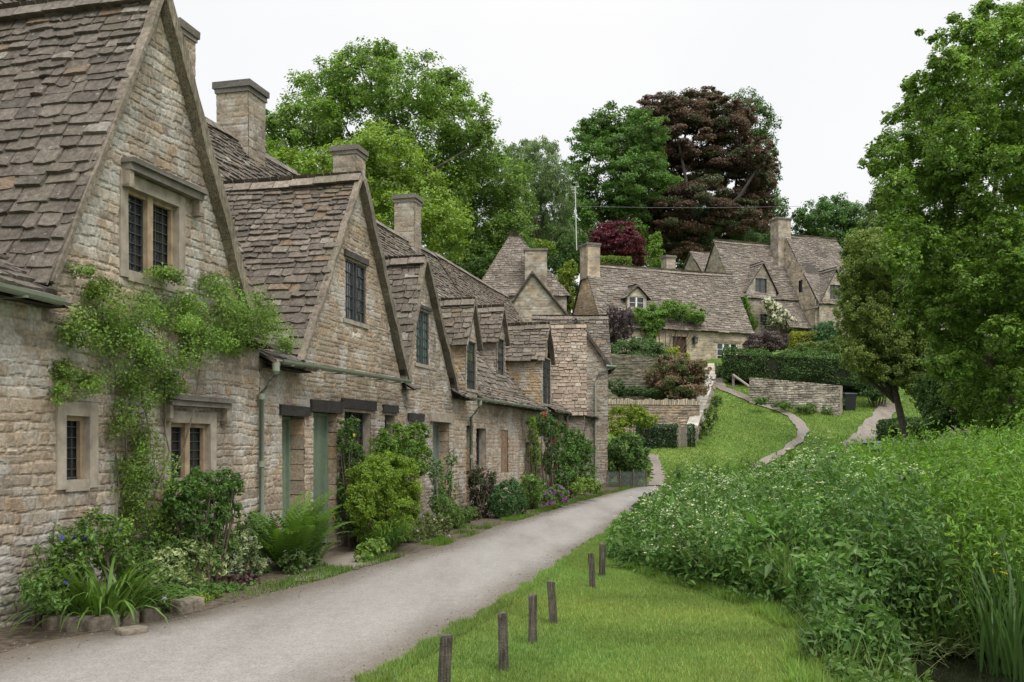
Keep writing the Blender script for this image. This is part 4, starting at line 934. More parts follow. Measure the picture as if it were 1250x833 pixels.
def hedge(name, label, p0, p1, thick, h, L, col, dens=1.2, seed=0, cat='hedge', round_=.12, bumps=.05, asp=.55, sub=1.):
    """clipped hedge along p0-p1 (xyz of the foot)"""
    r = np.random.default_rng(seed); p0 = np.array(p0,float); p1 = np.array(p1,float); Ln = np.linalg.norm(p1-p0); d = (p1-p0)/Ln
    s = nrm(np.cross(d,[0,0,1.])); A = 2*(Ln+thick)*h+Ln*thick; n = int(dens*A/(L*L*asp*.5))
    a = r.random(n); q = r.random(n); w = r.random(n)
    t = thing(name, tuple((p0+p1)/2), label, cat)
    face = r.random(n); wt = Ln*thick; wf = Ln*h; we = thick*h; tot = wt+2*wf+2*we
    x = a*Ln; y = (q-.5)*thick; z = w*h
    f = face*tot
    z = np.where(f < wt, h, z); y = np.where((f >= wt)&(f < wt+wf), -thick/2, y); y = np.where((f >= wt+wf)&(f < wt+2*wf), thick/2, y)
    x = np.where((f >= wt+2*wf)&(f < wt+2*wf+we), 0, x); x = np.where(f >= wt+2*wf+we, Ln, x)
    dep = r.random(n)**2*.22*sub
    b_ = bumps*(fbm(x*1.3+seed, z*1.3+y, seed)*2-1)*2
    k = 1-dep/np.maximum(thick*.5,.2)
    hh = h*(1-round_*(np.abs(y)/(thick/2))**3)
    z = np.where(f < wt, hh-dep+b_, z*hh/h); y = y*k+np.sign(y)*b_*(f >= wt)
    x = np.clip(x, 0, Ln)+r.normal(0,.02,n); cl = fbm(x*1.6+9, z*2+y*2, seed+4)
    C = p0+d*x[:,None]+s*y[:,None]+np.array([0,0,1.])*z[:,None]
    out = np.zeros((n,3)); out[f<wt] = [0,0,1]; m_ = (f>=wt)&(f<wt+2*wf); out[m_] = s*np.sign(y[m_])[:,None]
    mb = MB(); leaf_quads(mb, C, L, asp, np.array(col)[None]*1.3*(.6+.8*cl)[:,None], r, .3, out, .7); mb.build('foliage', 'leaf', t)
    mb = MB(); i_ = .16
    P = [p0+d*xx+s*yy+np.array([0,0,zz]) for zz in (-.1,h*(1-round_)-i_) for xx,yy in ((i_,-thick/2+i_),(Ln-i_,-thick/2+i_),(Ln-i_,thick/2-i_),(i_,thick/2-i_))]
    mb.hexa(P, (.018,.024,.010)); mb.build('twig_fill', 'bark', t)  # solid dark core added inside the hedge to block the view through it
    return t
def straps(t, base_, n, length, width, col, seed, spread=.5, rad=.15, name='leaves', bend=1., seg=6):
    r = np.random.default_rng(seed); mb = MB(); b_ = np.array(base_, float)
    for k in range(n):
        th = r.uniform(0,2*pi); o = b_+np.array([math.cos(th),math.sin(th),0])*rad*r.random()**.5*1.0; L = length*r.uniform(.6,1.15); w = width*r.uniform(.7,1.2)
        th += r.normal(0,.5); dr = np.array([math.cos(th),math.sin(th),0]); tilt = r.uniform(.1,spread); p = o.copy(); sd = np.cross(dr,[0,0,1.]); V = []
        for i in range(seg+1):
            q = i/seg; ww = w*.5*(1-q**2.2)*(.55+.45*min(1,q*4)); V += [p-sd*ww, p+sd*ww]
            ang = tilt+bend*q**1.5*1.5; p = p+(dr*math.sin(ang)+np.array([0,0,math.cos(ang)]))*L/seg
        mb.add(V, [[2*i,2*i+1,2*i+3,2*i+2] for i in range(seg)], np.array(col)*r.uniform(.65,1.35))
    return mb.build(name, 'leaf', t)
def fern(t, base_, n, length, col, seed, name='fronds', face=None, np_=20):
    r = np.random.default_rng(seed); mb = MB(); b_ = np.array(base_, float); up = np.array([0,0,1.])
    for k in range(n):
        th = r.uniform(0,2*pi); dr = np.array([math.cos(th),math.sin(th),0]); L = length*r.uniform(.65,1.1); tilt = r.uniform(.08,.75); sd = np.cross(dr,up); p = b_+dr*r.uniform(0,.12); c = np.array(col)*r.uniform(.75,1.25)
        V = []; m_ = np_
        for i in range(m_):
            q = (i+1)/m_; ang = tilt+q**2*1.15; st = dr*math.sin(ang)+up*math.cos(ang); p2 = p+st*L/m_
            pl = L*.17*math.sin(pi*min(1,q*.92+.08))**.8*(1-.25*q); nn = np.cross(st, sd)
            for s in (-1,1):
                tip = p2+(sd*s+st*.35-nn*.12*s*0-up*.12)*pl; w = st*L/m_*.62
                V += [p-w*.1, p2*.5+tip*.5-w*.9, tip, p2*.5+tip*.5+w*.6]
            p = p2
        mb.add(V, np.arange(len(V)).reshape(-1,4), c)
    return mb.build(name, 'leaf', t)
GRN = (.055,.105,.022); DGRN = (.030,.062,.016); YG = (.115,.150,.020); MG = (.070,.120,.028)
# ---- bed under the first cottage
t = shrub('climbing_plant', 'wispy green climber trained over the front of the nearest cottage', 'climber',
  rowlobes(-.16, [(95,405,34,28),(130,395,40,34),(170,385,42,36),(215,378,46,34),(255,385,48,34),(290,385,40,34),(315,378,24,24),(140,430,40,34),(190,435,40,34),(240,420,44,32),(285,415,36,26),(85,455,26,22),(75,480,18,14),(110,470,28,20),(165,470,32,28),(205,465,32,24),(150,510,20,30),(175,540,24,36),(185,580,26,34),(160,575,22,30),(170,620,26,34),(150,650,22,24),(195,640,22,26),(120,350,34,16),(200,335,30,14),(260,350,30,16),(330,395,22,18),(345,420,18,14),(100,330,16,10)]),
  .036, (.088,.150,.030), .40, 21, asp=.55, stems=False, clump=.62, shell=.0, cvar=.35, col2=(.10,.15,.03))
mb = MB(); r = np.random.default_rng(5)
for (a,b_,c) in ((150,178,165),(172,205,190),(160,150,120),(185,230,250),(140,140,135)):
    P = []
    for i, py in enumerate(np.linspace(690,390,14)):
        px = (a+(b_-a)*min(1,i/7)) if i < 7 else b_+(c-b_)*(i-7)/6
        u, z = ROW.hit(px+r.normal(0,2.5), py, -.06); P.append(ROW.P(u,-.06-r.random()*.05,z))
    mb.tube(P, np.linspace(.015,.005,14), (.13,.105,.07), 0, 5)
mb.build('stem', 'bark', t, True)
def rowbase(px, py, d): 
    u, z = ROW.hit(px, py, d); return ROW.P(u, d, 0.)
t = thing('daylily_clump', rowbase(125,745,-.75), 'arching strap-leaved clump at the left end of the stone-edged bed', 'daylily')
straps(t, rowbase(125,745,-.75)+[0,0,.02], 230, .95, .036, (.085,.155,.026), 31, 1.0, .3, bend=1.35)
shrub('clematis_bush', 'leafy bush with large blue-violet flowers behind the strap-leaved clump', 'clematis', rowlobes(-.42, [(95,668,26,30),(120,650,26,26),(80,690,24,28),(140,680,24,26),(60,720,20,22)]), .06, MG, .8, 22, flowers=dict(n=16, size=.085, col=(.13,.12,.55), top=.3))
shrub('variegated_shrub', 'cream-edged variegated shrub in the middle of the stone-edged bed', 'variegated shrub', rowlobes(-.5, [(205,690,24,22),(235,680,24,20),(190,712,20,18),(225,708,24,18),(258,690,16,16)]), .06, (.21,.25,.13), .75, 23, asp=.5, cvar=.3, col2=(.09,.15,.04))
shrub('variegated_shrub', 'grey-green variegated shrub with lilac flowers beside the big fern', 'variegated shrub', rowlobes(-.42, [(295,668,20,18),(305,690,18,18),(280,690,18,16),(290,708,16,14)]), .05, (.17,.21,.12), .8, 24, flowers=dict(n=30, size=.04, col=(.33,.24,.45)), col2=(.08,.13,.05))
shrub('window_shrub', 'upright dark green shrub with dark purple flowers in front of the two-light lower window', 'shrub', rowlobes(-.38, [(228,600,26,24),(255,592,28,22),(280,590,18,18),(225,630,24,26),(255,625,26,28),(278,620,16,22),(240,655,22,22),(215,612,18,26)]), .062, (.042,.085,.018), .75, 25, flowers=dict(n=9, size=.06, col=(.07,.012,.10), top=.4))
shrub('geranium_plant', 'low green plant with two white flowers at the front of the stone-edged bed', 'geranium', rowlobes(-.95, [(205,738,16,14),(190,728,14,14),(225,735,14,12)]), .05, MG, .9, 26, flowers=dict(n=3, size=.075, col=(.8,.8,.8)), stems=False)
shrub('saxifrage_mound', 'small yellow-green mound spilling over the edging stones', 'mound plant', rowlobes(-.95, [(243,735,16,10),(262,731,14,9)]), .035, (.105,.155,.022), 1., 27, stems=False)
shrub('heuchera_plant', 'low dark purple-leaved plant near the end of the stone-edged bed', 'heuchera', rowlobes(-.75, [(285,715,18,14),(302,712,14,12)]), .06, (.050,.030,.032), .9, 28, stems=False, asp=.8)
shrub('ground_cover_plant', 'bright low ground-cover at the foot of the big fern', 'ground cover', rowlobes(-.85, [(325,716,16,9),(345,712,16,9)]), .04, (.10,.16,.025), .9, 29, stems=False)
t = thing('fern', rowbase(352,690,-.55), 'large bright green fern between the downpipe and the green door', 'fern')
fern(t, rowbase(352,692,-.6), 46, 1.32, (.085,.160,.026), 30)
fern(t, rowbase(378,694,-.7), 26, 1.0, (.082,.152,.028), 33)
shrub('pink_flowered_plant', 'plant with small pale pink flowers in front of the fern', 'flowering plant', rowlobes(-.85, [(358,690,20,18),(382,690,16,18),(372,708,18,12)]), .05, (.07,.11,.04), .8, 32, flowers=dict(n=34, size=.045, col=(.50,.38,.38)), stems=False)
shrub('bed_filler_plant', 'dense low leafy plants along the foot of the nearest wall behind the variegated shrub', 'border plant', rowlobes(-.3, [(165,690,24,22),(185,675,22,26),(250,665,24,20),(275,672,20,22),(215,668,20,18),(310,690,20,20),(300,650,14,18)]), .05, (.058,.105,.026), .9, 34, stems=False)
shrub('trailing_edge_plant', 'trailing green plants hiding the right end of the edging stones', 'border plant', rowlobes(-.85, [(250,722,20,12),(280,722,18,12),(305,720,16,12),(215,725,16,14),(165,728,18,16),(60,735,20,14),(45,720,16,20)]), .045, (.065,.12,.03), .9, 35, stems=False)
shrub('pale_wall_plant', 'thin pale stemmed plant at the extreme left of the flower bed', 'wall plant', rowlobes(-.3, [(55,690,18,28),(40,715,18,24),(70,660,14,20)]), .04, (.10,.14,.06), .45, 36)
# ---- second and third cottage
shrub('yellow_climbing_rose', 'climbing rose with a yellow flower against the wall right of the green door', 'rose', rowlobes(-.2, [(422,535,12,22),(430,560,16,24),(440,580,14,22),(425,595,14,26),(432,520,9,12),(425,630,16,24)]), .06, (.045,.090,.020), .7, 41, flowers=dict(n=3, size=.10, col=(.8,.55,.02), top=.5))
shrub('tall_shrub', 'tall loose green shrub against the wall behind the golden bush', 'shrub', rowlobes(-.45, [(480,535,24,20),(505,535,20,20),(495,555,28,24),(470,550,18,20),(512,560,14,22)]), .07, (.062,.112,.020), .8, 42)
shrub('golden_bush', 'dense rounded golden-green bush with clipped outline', 'bush', rowlobes(-.75, [(455,590,28,28),(485,585,28,28),(470,575,30,22),(465,620,32,28),(492,615,22,28),(440,615,18,26),(475,645,28,20),(455,650,22,16),(490,645,18,16)]), .045, (.098,.155,.020), 1.7, 43, clump=.24, shell=.7, cvar=.18)
t = thing('ornamental_grass', rowbase(465,680,-1.0), 'arching grassy clump spilling on to the lane below the golden bush', 'grass clump')
straps(t, rowbase(470,678,-1.0), 190, .85, .022, (.075,.145,.028), 44, .75, .2, bend=1.2)
shrub('lady_mantle_plant', 'broad-leaved pale green plant at the corner of the concrete apron', 'leafy plant', rowlobes(-1.25, [(450,672,14,14),(462,668,12,12),(440,680,10,10)]), .085, (.085,.140,.030), .9, 45, asp=.9, stems=False)
shrub('small_rose_bush', 'airy rose bush by the stone-lintelled doorway of the third cottage', 'rose', rowlobes(-.5, [(532,575,12,16),(545,590,12,20),(535,610,12,16),(550,560,8,10)]), .07, (.06,.105,.035), .5, 46)
shrub('faded_flower_clump', 'clump of faded pinkish flowers at the lane edge', 'flower clump', rowlobes(-.95, [(520,640,16,16),(538,642,14,16),(505,655,16,14),(530,657,18,10)]), .05, (.075,.10,.035), .75, 47, flowers=dict(n=44, size=.055, col=(.42,.32,.30)), stems=False)
shrub('border_plant', 'feathery border plants under the third cottage wall', 'border plant', rowlobes(-.8, [(555,632,14,14),(545,620,16,16),(570,628,12,12),(560,645,14,8)]), .06, (.062,.11,.026), .8, 48, stems=False)
# ---- fourth cottage onwards
shrub('dark_bush', 'dark purplish-green bush just right of the long cottage downpipe', 'bush', rowlobes(-.5, [(583,590,14,22),(597,595,10,22),(588,618,15,18),(578,630,10,12)]), .075, (.036,.046,.022), .95, 51, col2=(.05,.03,.025))
shrub('clipped_dome_bush', 'smooth clipped dome of dark green box beside the lane', 'bush', rowlobes(-1.0, [(620,610,20,24),(612,615,14,18),(632,616,12,16)]), .05, (.034,.078,.026), 1.4, 52, clump=.16, shell=.88, cvar=.1)
shrub('pale_lane_shrub', 'light green shrub right of the clipped dome', 'shrub', rowlobes(-.9, [(645,595,16,18),(657,600,14,18),(650,612,16,10)]), .09, (.07,.125,.028), .9, 53)
shrub('hanging_climber', 'trailing light green climber left of the red roses', 'climber', rowlobes(-.3, [(652,530,7,14),(652,550,8,16),(653,568,8,14),(648,515,6,8)]), .08, (.085,.14,.022), .9, 54, droop=1.)
shrub('red_climbing_rose', 'climbing rose with crimson flowers on the far cottage wall', 'rose', rowlobes(-.5, [(668,520,14,14),(675,540,14,18),(662,515,10,10),(672,565,12,16),(685,530,10,16)]), .10, (.045,.088,.022), .8, 55, flowers=dict(n=13, size=.20, col=(.24,.010,.025), top=.5))
shrub('leafy_wall_shrub', 'large leafy shrub against the far cottage beside the red roses', 'shrub', rowlobes(-.9, [(700,540,16,16),(712,552,14,20),(695,560,16,18),(710,580,18,18),(690,585,16,16)]), .12, (.048,.098,.022), .9, 56)
shrub('purple_flowered_plant', 'plant with purple-pink flowers at the far lane edge', 'flowering plant', rowlobes(-1.6, [(678,602,10,10),(686,605,9,9),(670,608,9,8)]), .09, (.06,.10,.03), .9, 57, flowers=dict(n=34, size=.14, col=(.22,.07,.26)), stems=False)
shrub('rounded_lane_shrub', 'low rounded yellow-green shrub near the end cottage', 'shrub', rowlobes(-1.9, [(715,592,12,12),(725,594,10,10),(705,597,10,9)]), .11, (.08,.125,.022), .9, 58, stems=False)
shrub('end_bush', 'big leafy bush fenced with wire netting beside the end cottage', 'bush', plobes(42.5, [(765,550,22,20),(752,565,16,20),(778,560,16,20),(770,575,22,14),(785,575,10,12),(750,548,12,14)], 3, .4), .14, (.050,.095,.024), .9, 59)
shrub('end_bush', 'spiky yellow-green bush against the dry stone wall with upright coping', 'bush', plobes(47, [(760,510,18,14),(775,505,14,12),(788,512,14,12),(755,522,14,10)], 4, .5), .14, (.105,.150,.020), .9, 60)
# wire netting: two posts and mesh
nt_ = thing('wire_netting', gnd(765,590), 'low grey wire netting around the foot of the big leafy bush', 'netting')
mb = MB(); p0 = at(741,590,41.6); p1 = at(789,590,41.6); p0[2] = p1[2] = 0.
for i in range(56):
    q = p0+(p1-p0)*i/55; mb.tube([q, q+[0,0,.62]], .006, (.16,.18,.17), 0, 4)
for z in np.linspace(.05,.62,12): mb.tube([p0+[0,-.01,z], p1+[0,-.01,z]], .006, (.16,.18,.17), 0, 4)
mb.build('mesh_panel', 'lead', nt_)
for i in range(4):
    mb = MB(); q = p0+(p1-p0)*i/3; mb.tube([q-[0,.03,.2], q+[0,-.03,.72]], .03, (.14,.11,.08), 0, 6); mb.build('stake', 'wood', nt_)
# ---- garden of the long back cottage
shrub('cottage_garden_shrub', 'tall green shrub below the white left window of the long cottage', 'shrub', plobes(58, [(762,430,20,14),(785,426,22,14),(802,432,14,13),(775,442,28,12),(755,445,14,14),(745,432,10,14)], 5, .6), .15, (.050,.090,.030), 1., 61)
shrub('yellow_garden_shrub', 'small lime-yellow shrub in front of the red-brown door', 'shrub', plobes(59, [(822,432,12,8),(812,436,9,7),(834,436,8,6)], 6, .3), .13, (.135,.185,.022), 1., 62, stems=False)
shrub('russet_bush', 'large russet and olive bush overhanging the garden wall', 'bush', plobes(55, [(825,450,30,16),(805,462,20,18),(845,460,22,18),(830,472,32,16),(855,450,12,12),(812,445,14,10)], 7, .8), .15, (.105,.078,.050), 1.2, 63, col2=(.075,.10,.036))
shrub('purple_leaved_shrub', 'dark purple shrub left of the white dormer, against the long cottage roof', 'shrub', plobes(62, [(752,388,14,14),(762,400,14,14),(748,405,12,14),(765,385,9,9),(755,415,14,10)], 8, .5), .15, (.042,.030,.036), .95, 64, col2=(.12,.10,.11))
shrub('wisteria', 'green climber draped over the eaves above the red-brown door', 'climber', [tuple(FA.P(*(lambda h:(h[0],-.25,h[1]))(HA(px,py,-.25))))+(rx*.056,.45,ry*.056) for px,py,rx,ry in ((800,383,20,11),(820,378,20,11),(840,381,20,11),(778,386,14,9),(852,390,9,8),(800,396,10,10),(795,410,7,12),(790,398,8,6))], .15, (.085,.155,.032), 1.5, 65, zb=7.4)
shrub('purple_leaved_shrub', 'dark purple-grey shrub below the white-flowered climber, above the clipped hedge', 'shrub', plobes(70, [(925,415,15,10),(942,414,15,10),(958,418,12,10),(935,422,24,8),(915,422,8,7)], 9, .5), .16, (.050,.036,.040), .95, 66, col2=(.15,.13,.135), stems=False)
shrub('white_flowered_climber', 'sprawling climber covered in cream-white blossom on the gabled house', 'climber', [tuple(FB.P(*(lambda h:(h[0],-1.2,h[1]))(HB(px,py,-1.2))))+(rx*.065,.5,ry*.065) for px,py,rx,ry in ((938,370,7,7),(945,378,9,8),(955,386,9,8),(963,394,9,8),(972,400,9,7),(980,405,8,6),(945,390,8,8))], .16, (.11,.14,.07), 1., 67, zb=10., flowers=dict(n=420, size=.30, col=(.62,.60,.46)))
shrub('green_wall_climber', 'bright green climber at the left foot of the gabled house', 'climber', [tuple(FB.P(*(lambda h:(h[0],-.4,h[1]))(HB(px,py,-.4))))+(rx*.065,.4,ry*.065) for px,py,rx,ry in ((909,366,4,6),(912,376,5,7),(917,388,5,7),(921,396,4,6))], .16, (.07,.135,.022), 1., 68, zb=10., stems=False)
shrub('round_bush', 'dark green round bush right of the yellow hedge', 'bush', plobes(68, [(1007,406,16,14),(1000,412,12,10),(1018,410,10,11)], 10, .4), .16, (.034,.080,.030), 1.1, 69)
shrub('lane_bush', 'dark green bush filling the shade between the long hedge and the lane', 'bush', plobes(57.5, [(1056,462,16,16),(1074,458,16,18),(1090,452,14,18),(1065,478,16,10),(1082,472,14,12)], 16, .5), .15, (.030,.062,.018), 1.3, 96)
shrub('barn_bush', 'leafy bush between the lane tree trunk and the pale barn', 'bush', plobes(44, [(1140,500,16,22),(1128,480,16,20),(1145,470,14,18),(1150,525,16,14)], 17, .5), .13, (.048,.092,.024), 1.2, 97)
shrub('wall_foot_plants', 'weeds growing along the foot of the rubble retaining wall', 'plant', plobes(56.3, [(930,490,10,5),(955,495,12,5),(985,499,14,6),(1012,502,10,6),(1022,490,8,10)], 18, .2), .12, (.06,.11,.028), 1.0, 98, stems=False)
shrub('spreading_bush', 'pale green low bush between the round bush and the lane tree', 'bush', plobes(66, [(1005,424,16,8),(1030,420,18,12),(985,424,14,7)], 15, .4), .16, (.065,.10,.028), 1., 70, stems=False)
for i,(nm,lab,Y,bl,c) in enumerate((('hillside_bush','yellow-green bush left of the tan chimney gable',72,[(690,340,12,12),(684,352,12,12),(696,328,9,10),(690,362,14,12),(700,378,14,14),(680,378,14,14),(712,368,10,14)],(.11,.15,.025)),
     ('hillside_bush','bright bush on the skyline behind the broad hipped-roof chimney',80,[(655,300,16,8),(672,305,12,10),(640,302,10,8)],(.10,.15,.022)),
     ('hillside_bush','mid green bush to the left of the hipped slate roof',74,[(575,325,18,14),(598,318,14,12),(560,315,18,14),(588,335,14,10)],(.055,.10,.025)),
     ('hillside_bush','dark bush directly under the tall mast',78,[(700,310,12,16),(690,300,12,12),(712,300,8,12),(680,320,10,14)],(.040,.075,.022)))):
    shrub(nm, lab, 'bush', plobes(Y, bl, 30+i, .6), .2, c, 1., 71+i, stems=False)
hp = lambda px,py,Y: (lambda p:(p[0],p[1],float(tz(p[0],p[1]))))(at(px,py,Y))
hedge('clipped_hedge', 'short light green clipped hedge above the ridge of the long cottage', (at(729,0,76)[0],76,at(0,329,76)[2]), (at(769,0,76)[0],76,at(0,329,76)[2]), 1.2, .95, .16, (.10,.155,.028), 1.2, 81)
ph = [hp(886,470,63.5), hp(1066,478,60)]
hedge('clipped_hedge', 'long dark green clipped hedge on top of the retaining wall', (ph[0][0],ph[0][1],6.0), (ph[1][0],ph[1][1],5.3), 2.4, 1.85, .14, (.040,.082,.020), 1.1, 82, bumps=.22)
hedge('clipped_hedge', 'small yellow clipped hedge between purple shrub and round bush', (at(966,0,68)[0],68,at(0,426,68)[2]), (at(994,0,68)[0],68,at(0,426,68)[2]), 1.1, 1.15, .13, (.15,.17,.018), 1.2, 83)
b0, b1 = at(1078,541,50), at(1134,541,50)
hedge('box_hedge', 'squat clipped box hedge at the mouth of the lane', (b0[0],50,.9), (b1[0],50,1.0), 2.0, 2.15, .13, (.042,.082,.020), 1.1, 84, bumps=.1, cat='hedge')
b0, b1 = at(778,549,50.5), at(825,549,50.5)
hedge('ivy_hedge', 'dark ivy-clad hedge block left of the small wooden gate', (b0[0],50.5,1.4), (b1[0],50.5,1.4), 1.0, 1.5, .14, (.028,.060,.026), 1.2, 85, bumps=.1)
b0, b1 = at(838.5,547,50.5), at(847,547,50.5)
hedge('ivy_pillar', 'narrow ivy-covered pillar right of the small wooden gate', (b0[0],50.5,1.5), (b1[0],50.5,1.5), .5, 1.3, .12, (.028,.060,.026), 1.2, 86, bumps=.04, cat='ivy', sub=.4)
shrub('gate_side_plant', 'bright green plants by the black garden gate of the long cottage', 'plant', plobes(64.5, [(880,450,5,6),(876,458,4,5)], 90, .2), .12, (.10,.165,.03), 1., 91, stems=False)
shrub('wall_top_plants', 'dark trailing plants at the foot of the mossy garden wall', 'plant', plobes(55.5, [(770,478,22,6),(800,479,22,6),(830,481,20,6),(752,472,10,9)], 92, .4), .13, (.030,.062,.018), 1., 93, stems=False)
shrub('bank_plants', 'green plants growing along the right foot of the white-coped sloping wall', 'plant', plobes(52, [(868,505,8,9),(862,520,8,9),(875,490,7,8),(852,535,7,8)], 94, .3), .12, (.055,.085,.028), .8, 95, stems=False)
# ================================================================== GROUND, ROAD, WATER
def axis(segs):
    out = []
    for a,b_,s in segs: out += list(np.arange(a,b_,s))
    return np.array(out+[segs[-1][1]])
xs = axis([(-1500,-200,130),(-200,-40,16),(-40,-12,2.5),(-12,26,.3),(26,60,2.5),(60,200,14),(200,1500,130)])
ys = axis([(-200,-20,30),(-20,2,2),(2,50,.3),(50,76,.6),(76,130,3),(130,300,12),(300,2400,150)])
X, Y_ = np.meshgrid(xs, ys, indexing='ij'); Z = tz(X, Y_)
Z = Z+.03*(fbm(X*.8, Y_*.8, 5)-.5)*(Y_ > 46)+.04*(fbm(X*1.1,Y_*1.1,6)-.5)*sst(.0,.6,X-bankx(Y_))
I = np.arange(X.size).reshape(X.shape)
mb = MB(); mb.add(np.stack([X,Y_,Z],-1).reshape(-1,3), np.stack([I[:-1,:-1],I[1:,:-1],I[1:,1:],I[:-1,1:]],-1).reshape(-1,4), (1,1,1))
struct(mb.build('ground', 'ground', smooth=True))
def gxy(pts): return np.array([gnd(*p)[:2] for p in pts])
def resample(P, n):
    d = np.r_[0, np.cumsum(np.linalg.norm(np.diff(P,axis=0),axis=1))]; t = np.linspace(0,d[-1],n)
    return np.c_[np.interp(t,d,P[:,0]), np.interp(t,d,P[:,1])]
def ribbon(name, A, B, m, dz, n=160, k=9, edge=.06, seed=0, kind='structure', edgecol=None, lab=None):
    A = resample(np.array(A),n); B = resample(np.array(B),n); r = np.random.default_rng(seed); s = np.linspace(0,1,k)
    P = A[:,None]*(1-s)[None,:,None]+B[:,None]*s[None,:,None]
    for j, sg in ((0,-1),(k-1,1)):
        w = nrm(B-A); P[:,j] += w*sg*(edge*(fbm(np.arange(n)*.35, np.zeros(n)+j, seed)*2-1)*2)[:,None]
    Z = tz(P[...,0],P[...,1])+dz; I = np.arange(n*k).reshape(n,k)
    c = np.ones((n,k,3))
    if edgecol is not None:
        e = np.minimum(s,1-s)[None,:]; w_ = (1-sst(0,.28,e+.10*(fbm(P[...,0]*1.5,P[...,1]*1.5,seed+2)-.5)))[...,None]; c = c*(1-w_)+np.array(edgecol)*w_
    mb = MB(); mb.add(np.c_[P.reshape(-1,2), Z.ravel()], np.stack([I[:-1,:-1],I[:-1,1:],I[1:,1:],I[1:,:-1]],-1).reshape(-1,4), c.reshape(-1,3))
    o = mb.build(name, m, smooth=True); o['kind'] = kind
    if lab: o['label'] = lab
    return o
LE = np.vstack([[(-9.5,-6),(-5.2,3)], gxy([(20,792),(130,771),(200,757),(290,737),(385,712),(430,697),(500,679),(560,661),(600,645),(650,631),(700,615),(745,603),(772,596),(792,590)])])
RE = np.vstack([[(-3.2,-6),(-2.0,3.5)], gxy([(460,833),(540,785),(600,748),(660,710),(700,681),(738,656),(762,634),(785,614),(797,604),(806,595)])])
ribbon('road', LE, RE, 'road', .010, 200, 25, .05, 1, edgecol=(.50,.44,.36))
# gritty margin and soil bed between the road and the cottages
WB = [ROW.P(u,.02,0)[:2] for u in np.linspace(4,44,40)]
LB2 = np.array([p+np.array([.35,-.1]) for p in LE[1:]])
ribbon('soil_bed', WB, LB2, 'soil', .005, 160, 9, .03, 2)
bpy.data.objects['soil_bed'].data.color_attributes['Col'].data.foreach_set('color', np.tile((.085,.066,.046,1),160*9).astype(np.float32))
# grassy fringe at the foot of the bed
ribbon('pavement', gxy([(356,713),(390,709),(415,702),(466,688)]), gxy([(368,700),(396,684),(430,676),(470,670)]), 'path', .018, 40, 7, .10, 3, edgecol=(.55,.5,.42))
def track(name, px, w0, w1, dz=.06, m='path', n=90, seed=0, lab=None):
    P = resample(gxy(px), n); P = np.array([P[np.clip(np.arange(i-2,i+3),0,n-1)].mean(0) for i in range(n)]); T = nrm(np.gradient(P,axis=0)); S = np.c_[-T[:,1],T[:,0]]; w = np.linspace(w0,w1,n)[:,None]/2
    return ribbon(name, P+S*w, P-S*w, m, dz, n, 7, .10, seed, lab=lab)
track('footpath', [(800,594),(803,585),(803,575),(799,565),(797,556)], .65, .4, .05, seed=5)
track('footpath', [(912,590),(908,581),(917,573),(935,564),(955,553),(972,543),(980,531),(978,519),(965,508),(945,499),(920,491),(900,482),(882,475),(873,462)], .32, .75, .06, seed=6)
track('lane', [(1040,556),(1058,535),(1075,512),(1090,492)], 1.5, .9, .06, seed=7, n=40)
r = np.random.default_rng(61); N = 3600; y = r.uniform(6.5,30,N); sd = r.random(N) < .55
x = np.where(sd, np.interp(y,LE[:,1],LE[:,0])+r.normal(.05,.22,N), np.interp(y,RE[:,1],RE[:,0])+r.normal(-.12,.14,N)); s = r.uniform(.003,.011,N)[:,None]
B = np.c_[x,y,tz(x,y)+.011]; T = [B+s*np.array(v) for v in ((-1,-.7,0),(1,-.8,0),(.8,.9,0),(-.9,.8,0),(.1,0,1.1))]
mb = MB(); V = np.stack(T,1); k5 = np.arange(N)[:,None]*5; Fq = np.concatenate([k5+np.array(f) for f in ((0,1,4),(1,2,4),(2,3,4),(3,0,4))]); mb.add(V.reshape(-1,3), Fq, np.repeat(r.uniform(.07,.20,(N,1))*np.array([[1,.92,.82]]),5,0))
o = mb.build('gravel', 'soil'); o['kind'] = 'stuff'
# water in the stream bed
mb = MB(); ww = [(bankx(y)+.55, y) for y in np.arange(5,34,.5)]; we = [(bankx(y)+6.2, y) for y in np.arange(5,34,.5)]
n = len(ww); V = [(x,y,-.40) for x,y in ww]+[(x,y,-.40) for x,y in we]
mb.add(V, [[i,n+i,n+i+1,i+1] for i in range(n-1)], (1,1,1)); struct(mb.build('stream_water', 'water'))
# ------------------------------------------------------------------ grass on the lawn
def blades(name, P, h, w, col, seed, lean=.5, mname='grass', zoff=0.):
    r = np.random.default_rng(seed); N = len(P); th = r.uniform(0,2*pi,N); hh = h*r.uniform(.5,1.3,N); ln = r.normal(0,lean,N)*hh
    S = np.c_[np.cos(th),np.sin(th),np.zeros(N)]*(w*r.uniform(.7,1.3,N)/2)[:,None]; D = np.c_[-np.sin(th),np.cos(th),np.zeros(N)]
    tip = P+D*ln[:,None]+np.c_[np.zeros((N,2)),hh]
    V = np.stack([P-S,P+S,tip],1); c = np.array(col)[None]*r.uniform(.7,1.35,(N,1))*(1+r.normal(0,.08,(N,1))*np.array([[1.5,0,-.5]]))
    w_ = fbm(P[:,0]*.9,P[:,1]*.9,3,4)[:,None]; c = c*(.55+.9*w_); c[:,0] *= (.75+.5*fbm(P[:,0]*.5+7,P[:,1]*.5,8))
    mb = MB(); mb.add(V.reshape(-1,3), np.arange(N*3).reshape(-1,3), np.repeat(np.clip(c,.003,1),3,0)); o = mb.build(name, mname); o['kind'] = 'stuff'; return o
REx = lambda y: np.interp(y, RE[:,1], RE[:,0])
LEx = lambda y: np.interp(y, LE[:,1], LE[:,0])
r = np.random.default_rng(3)
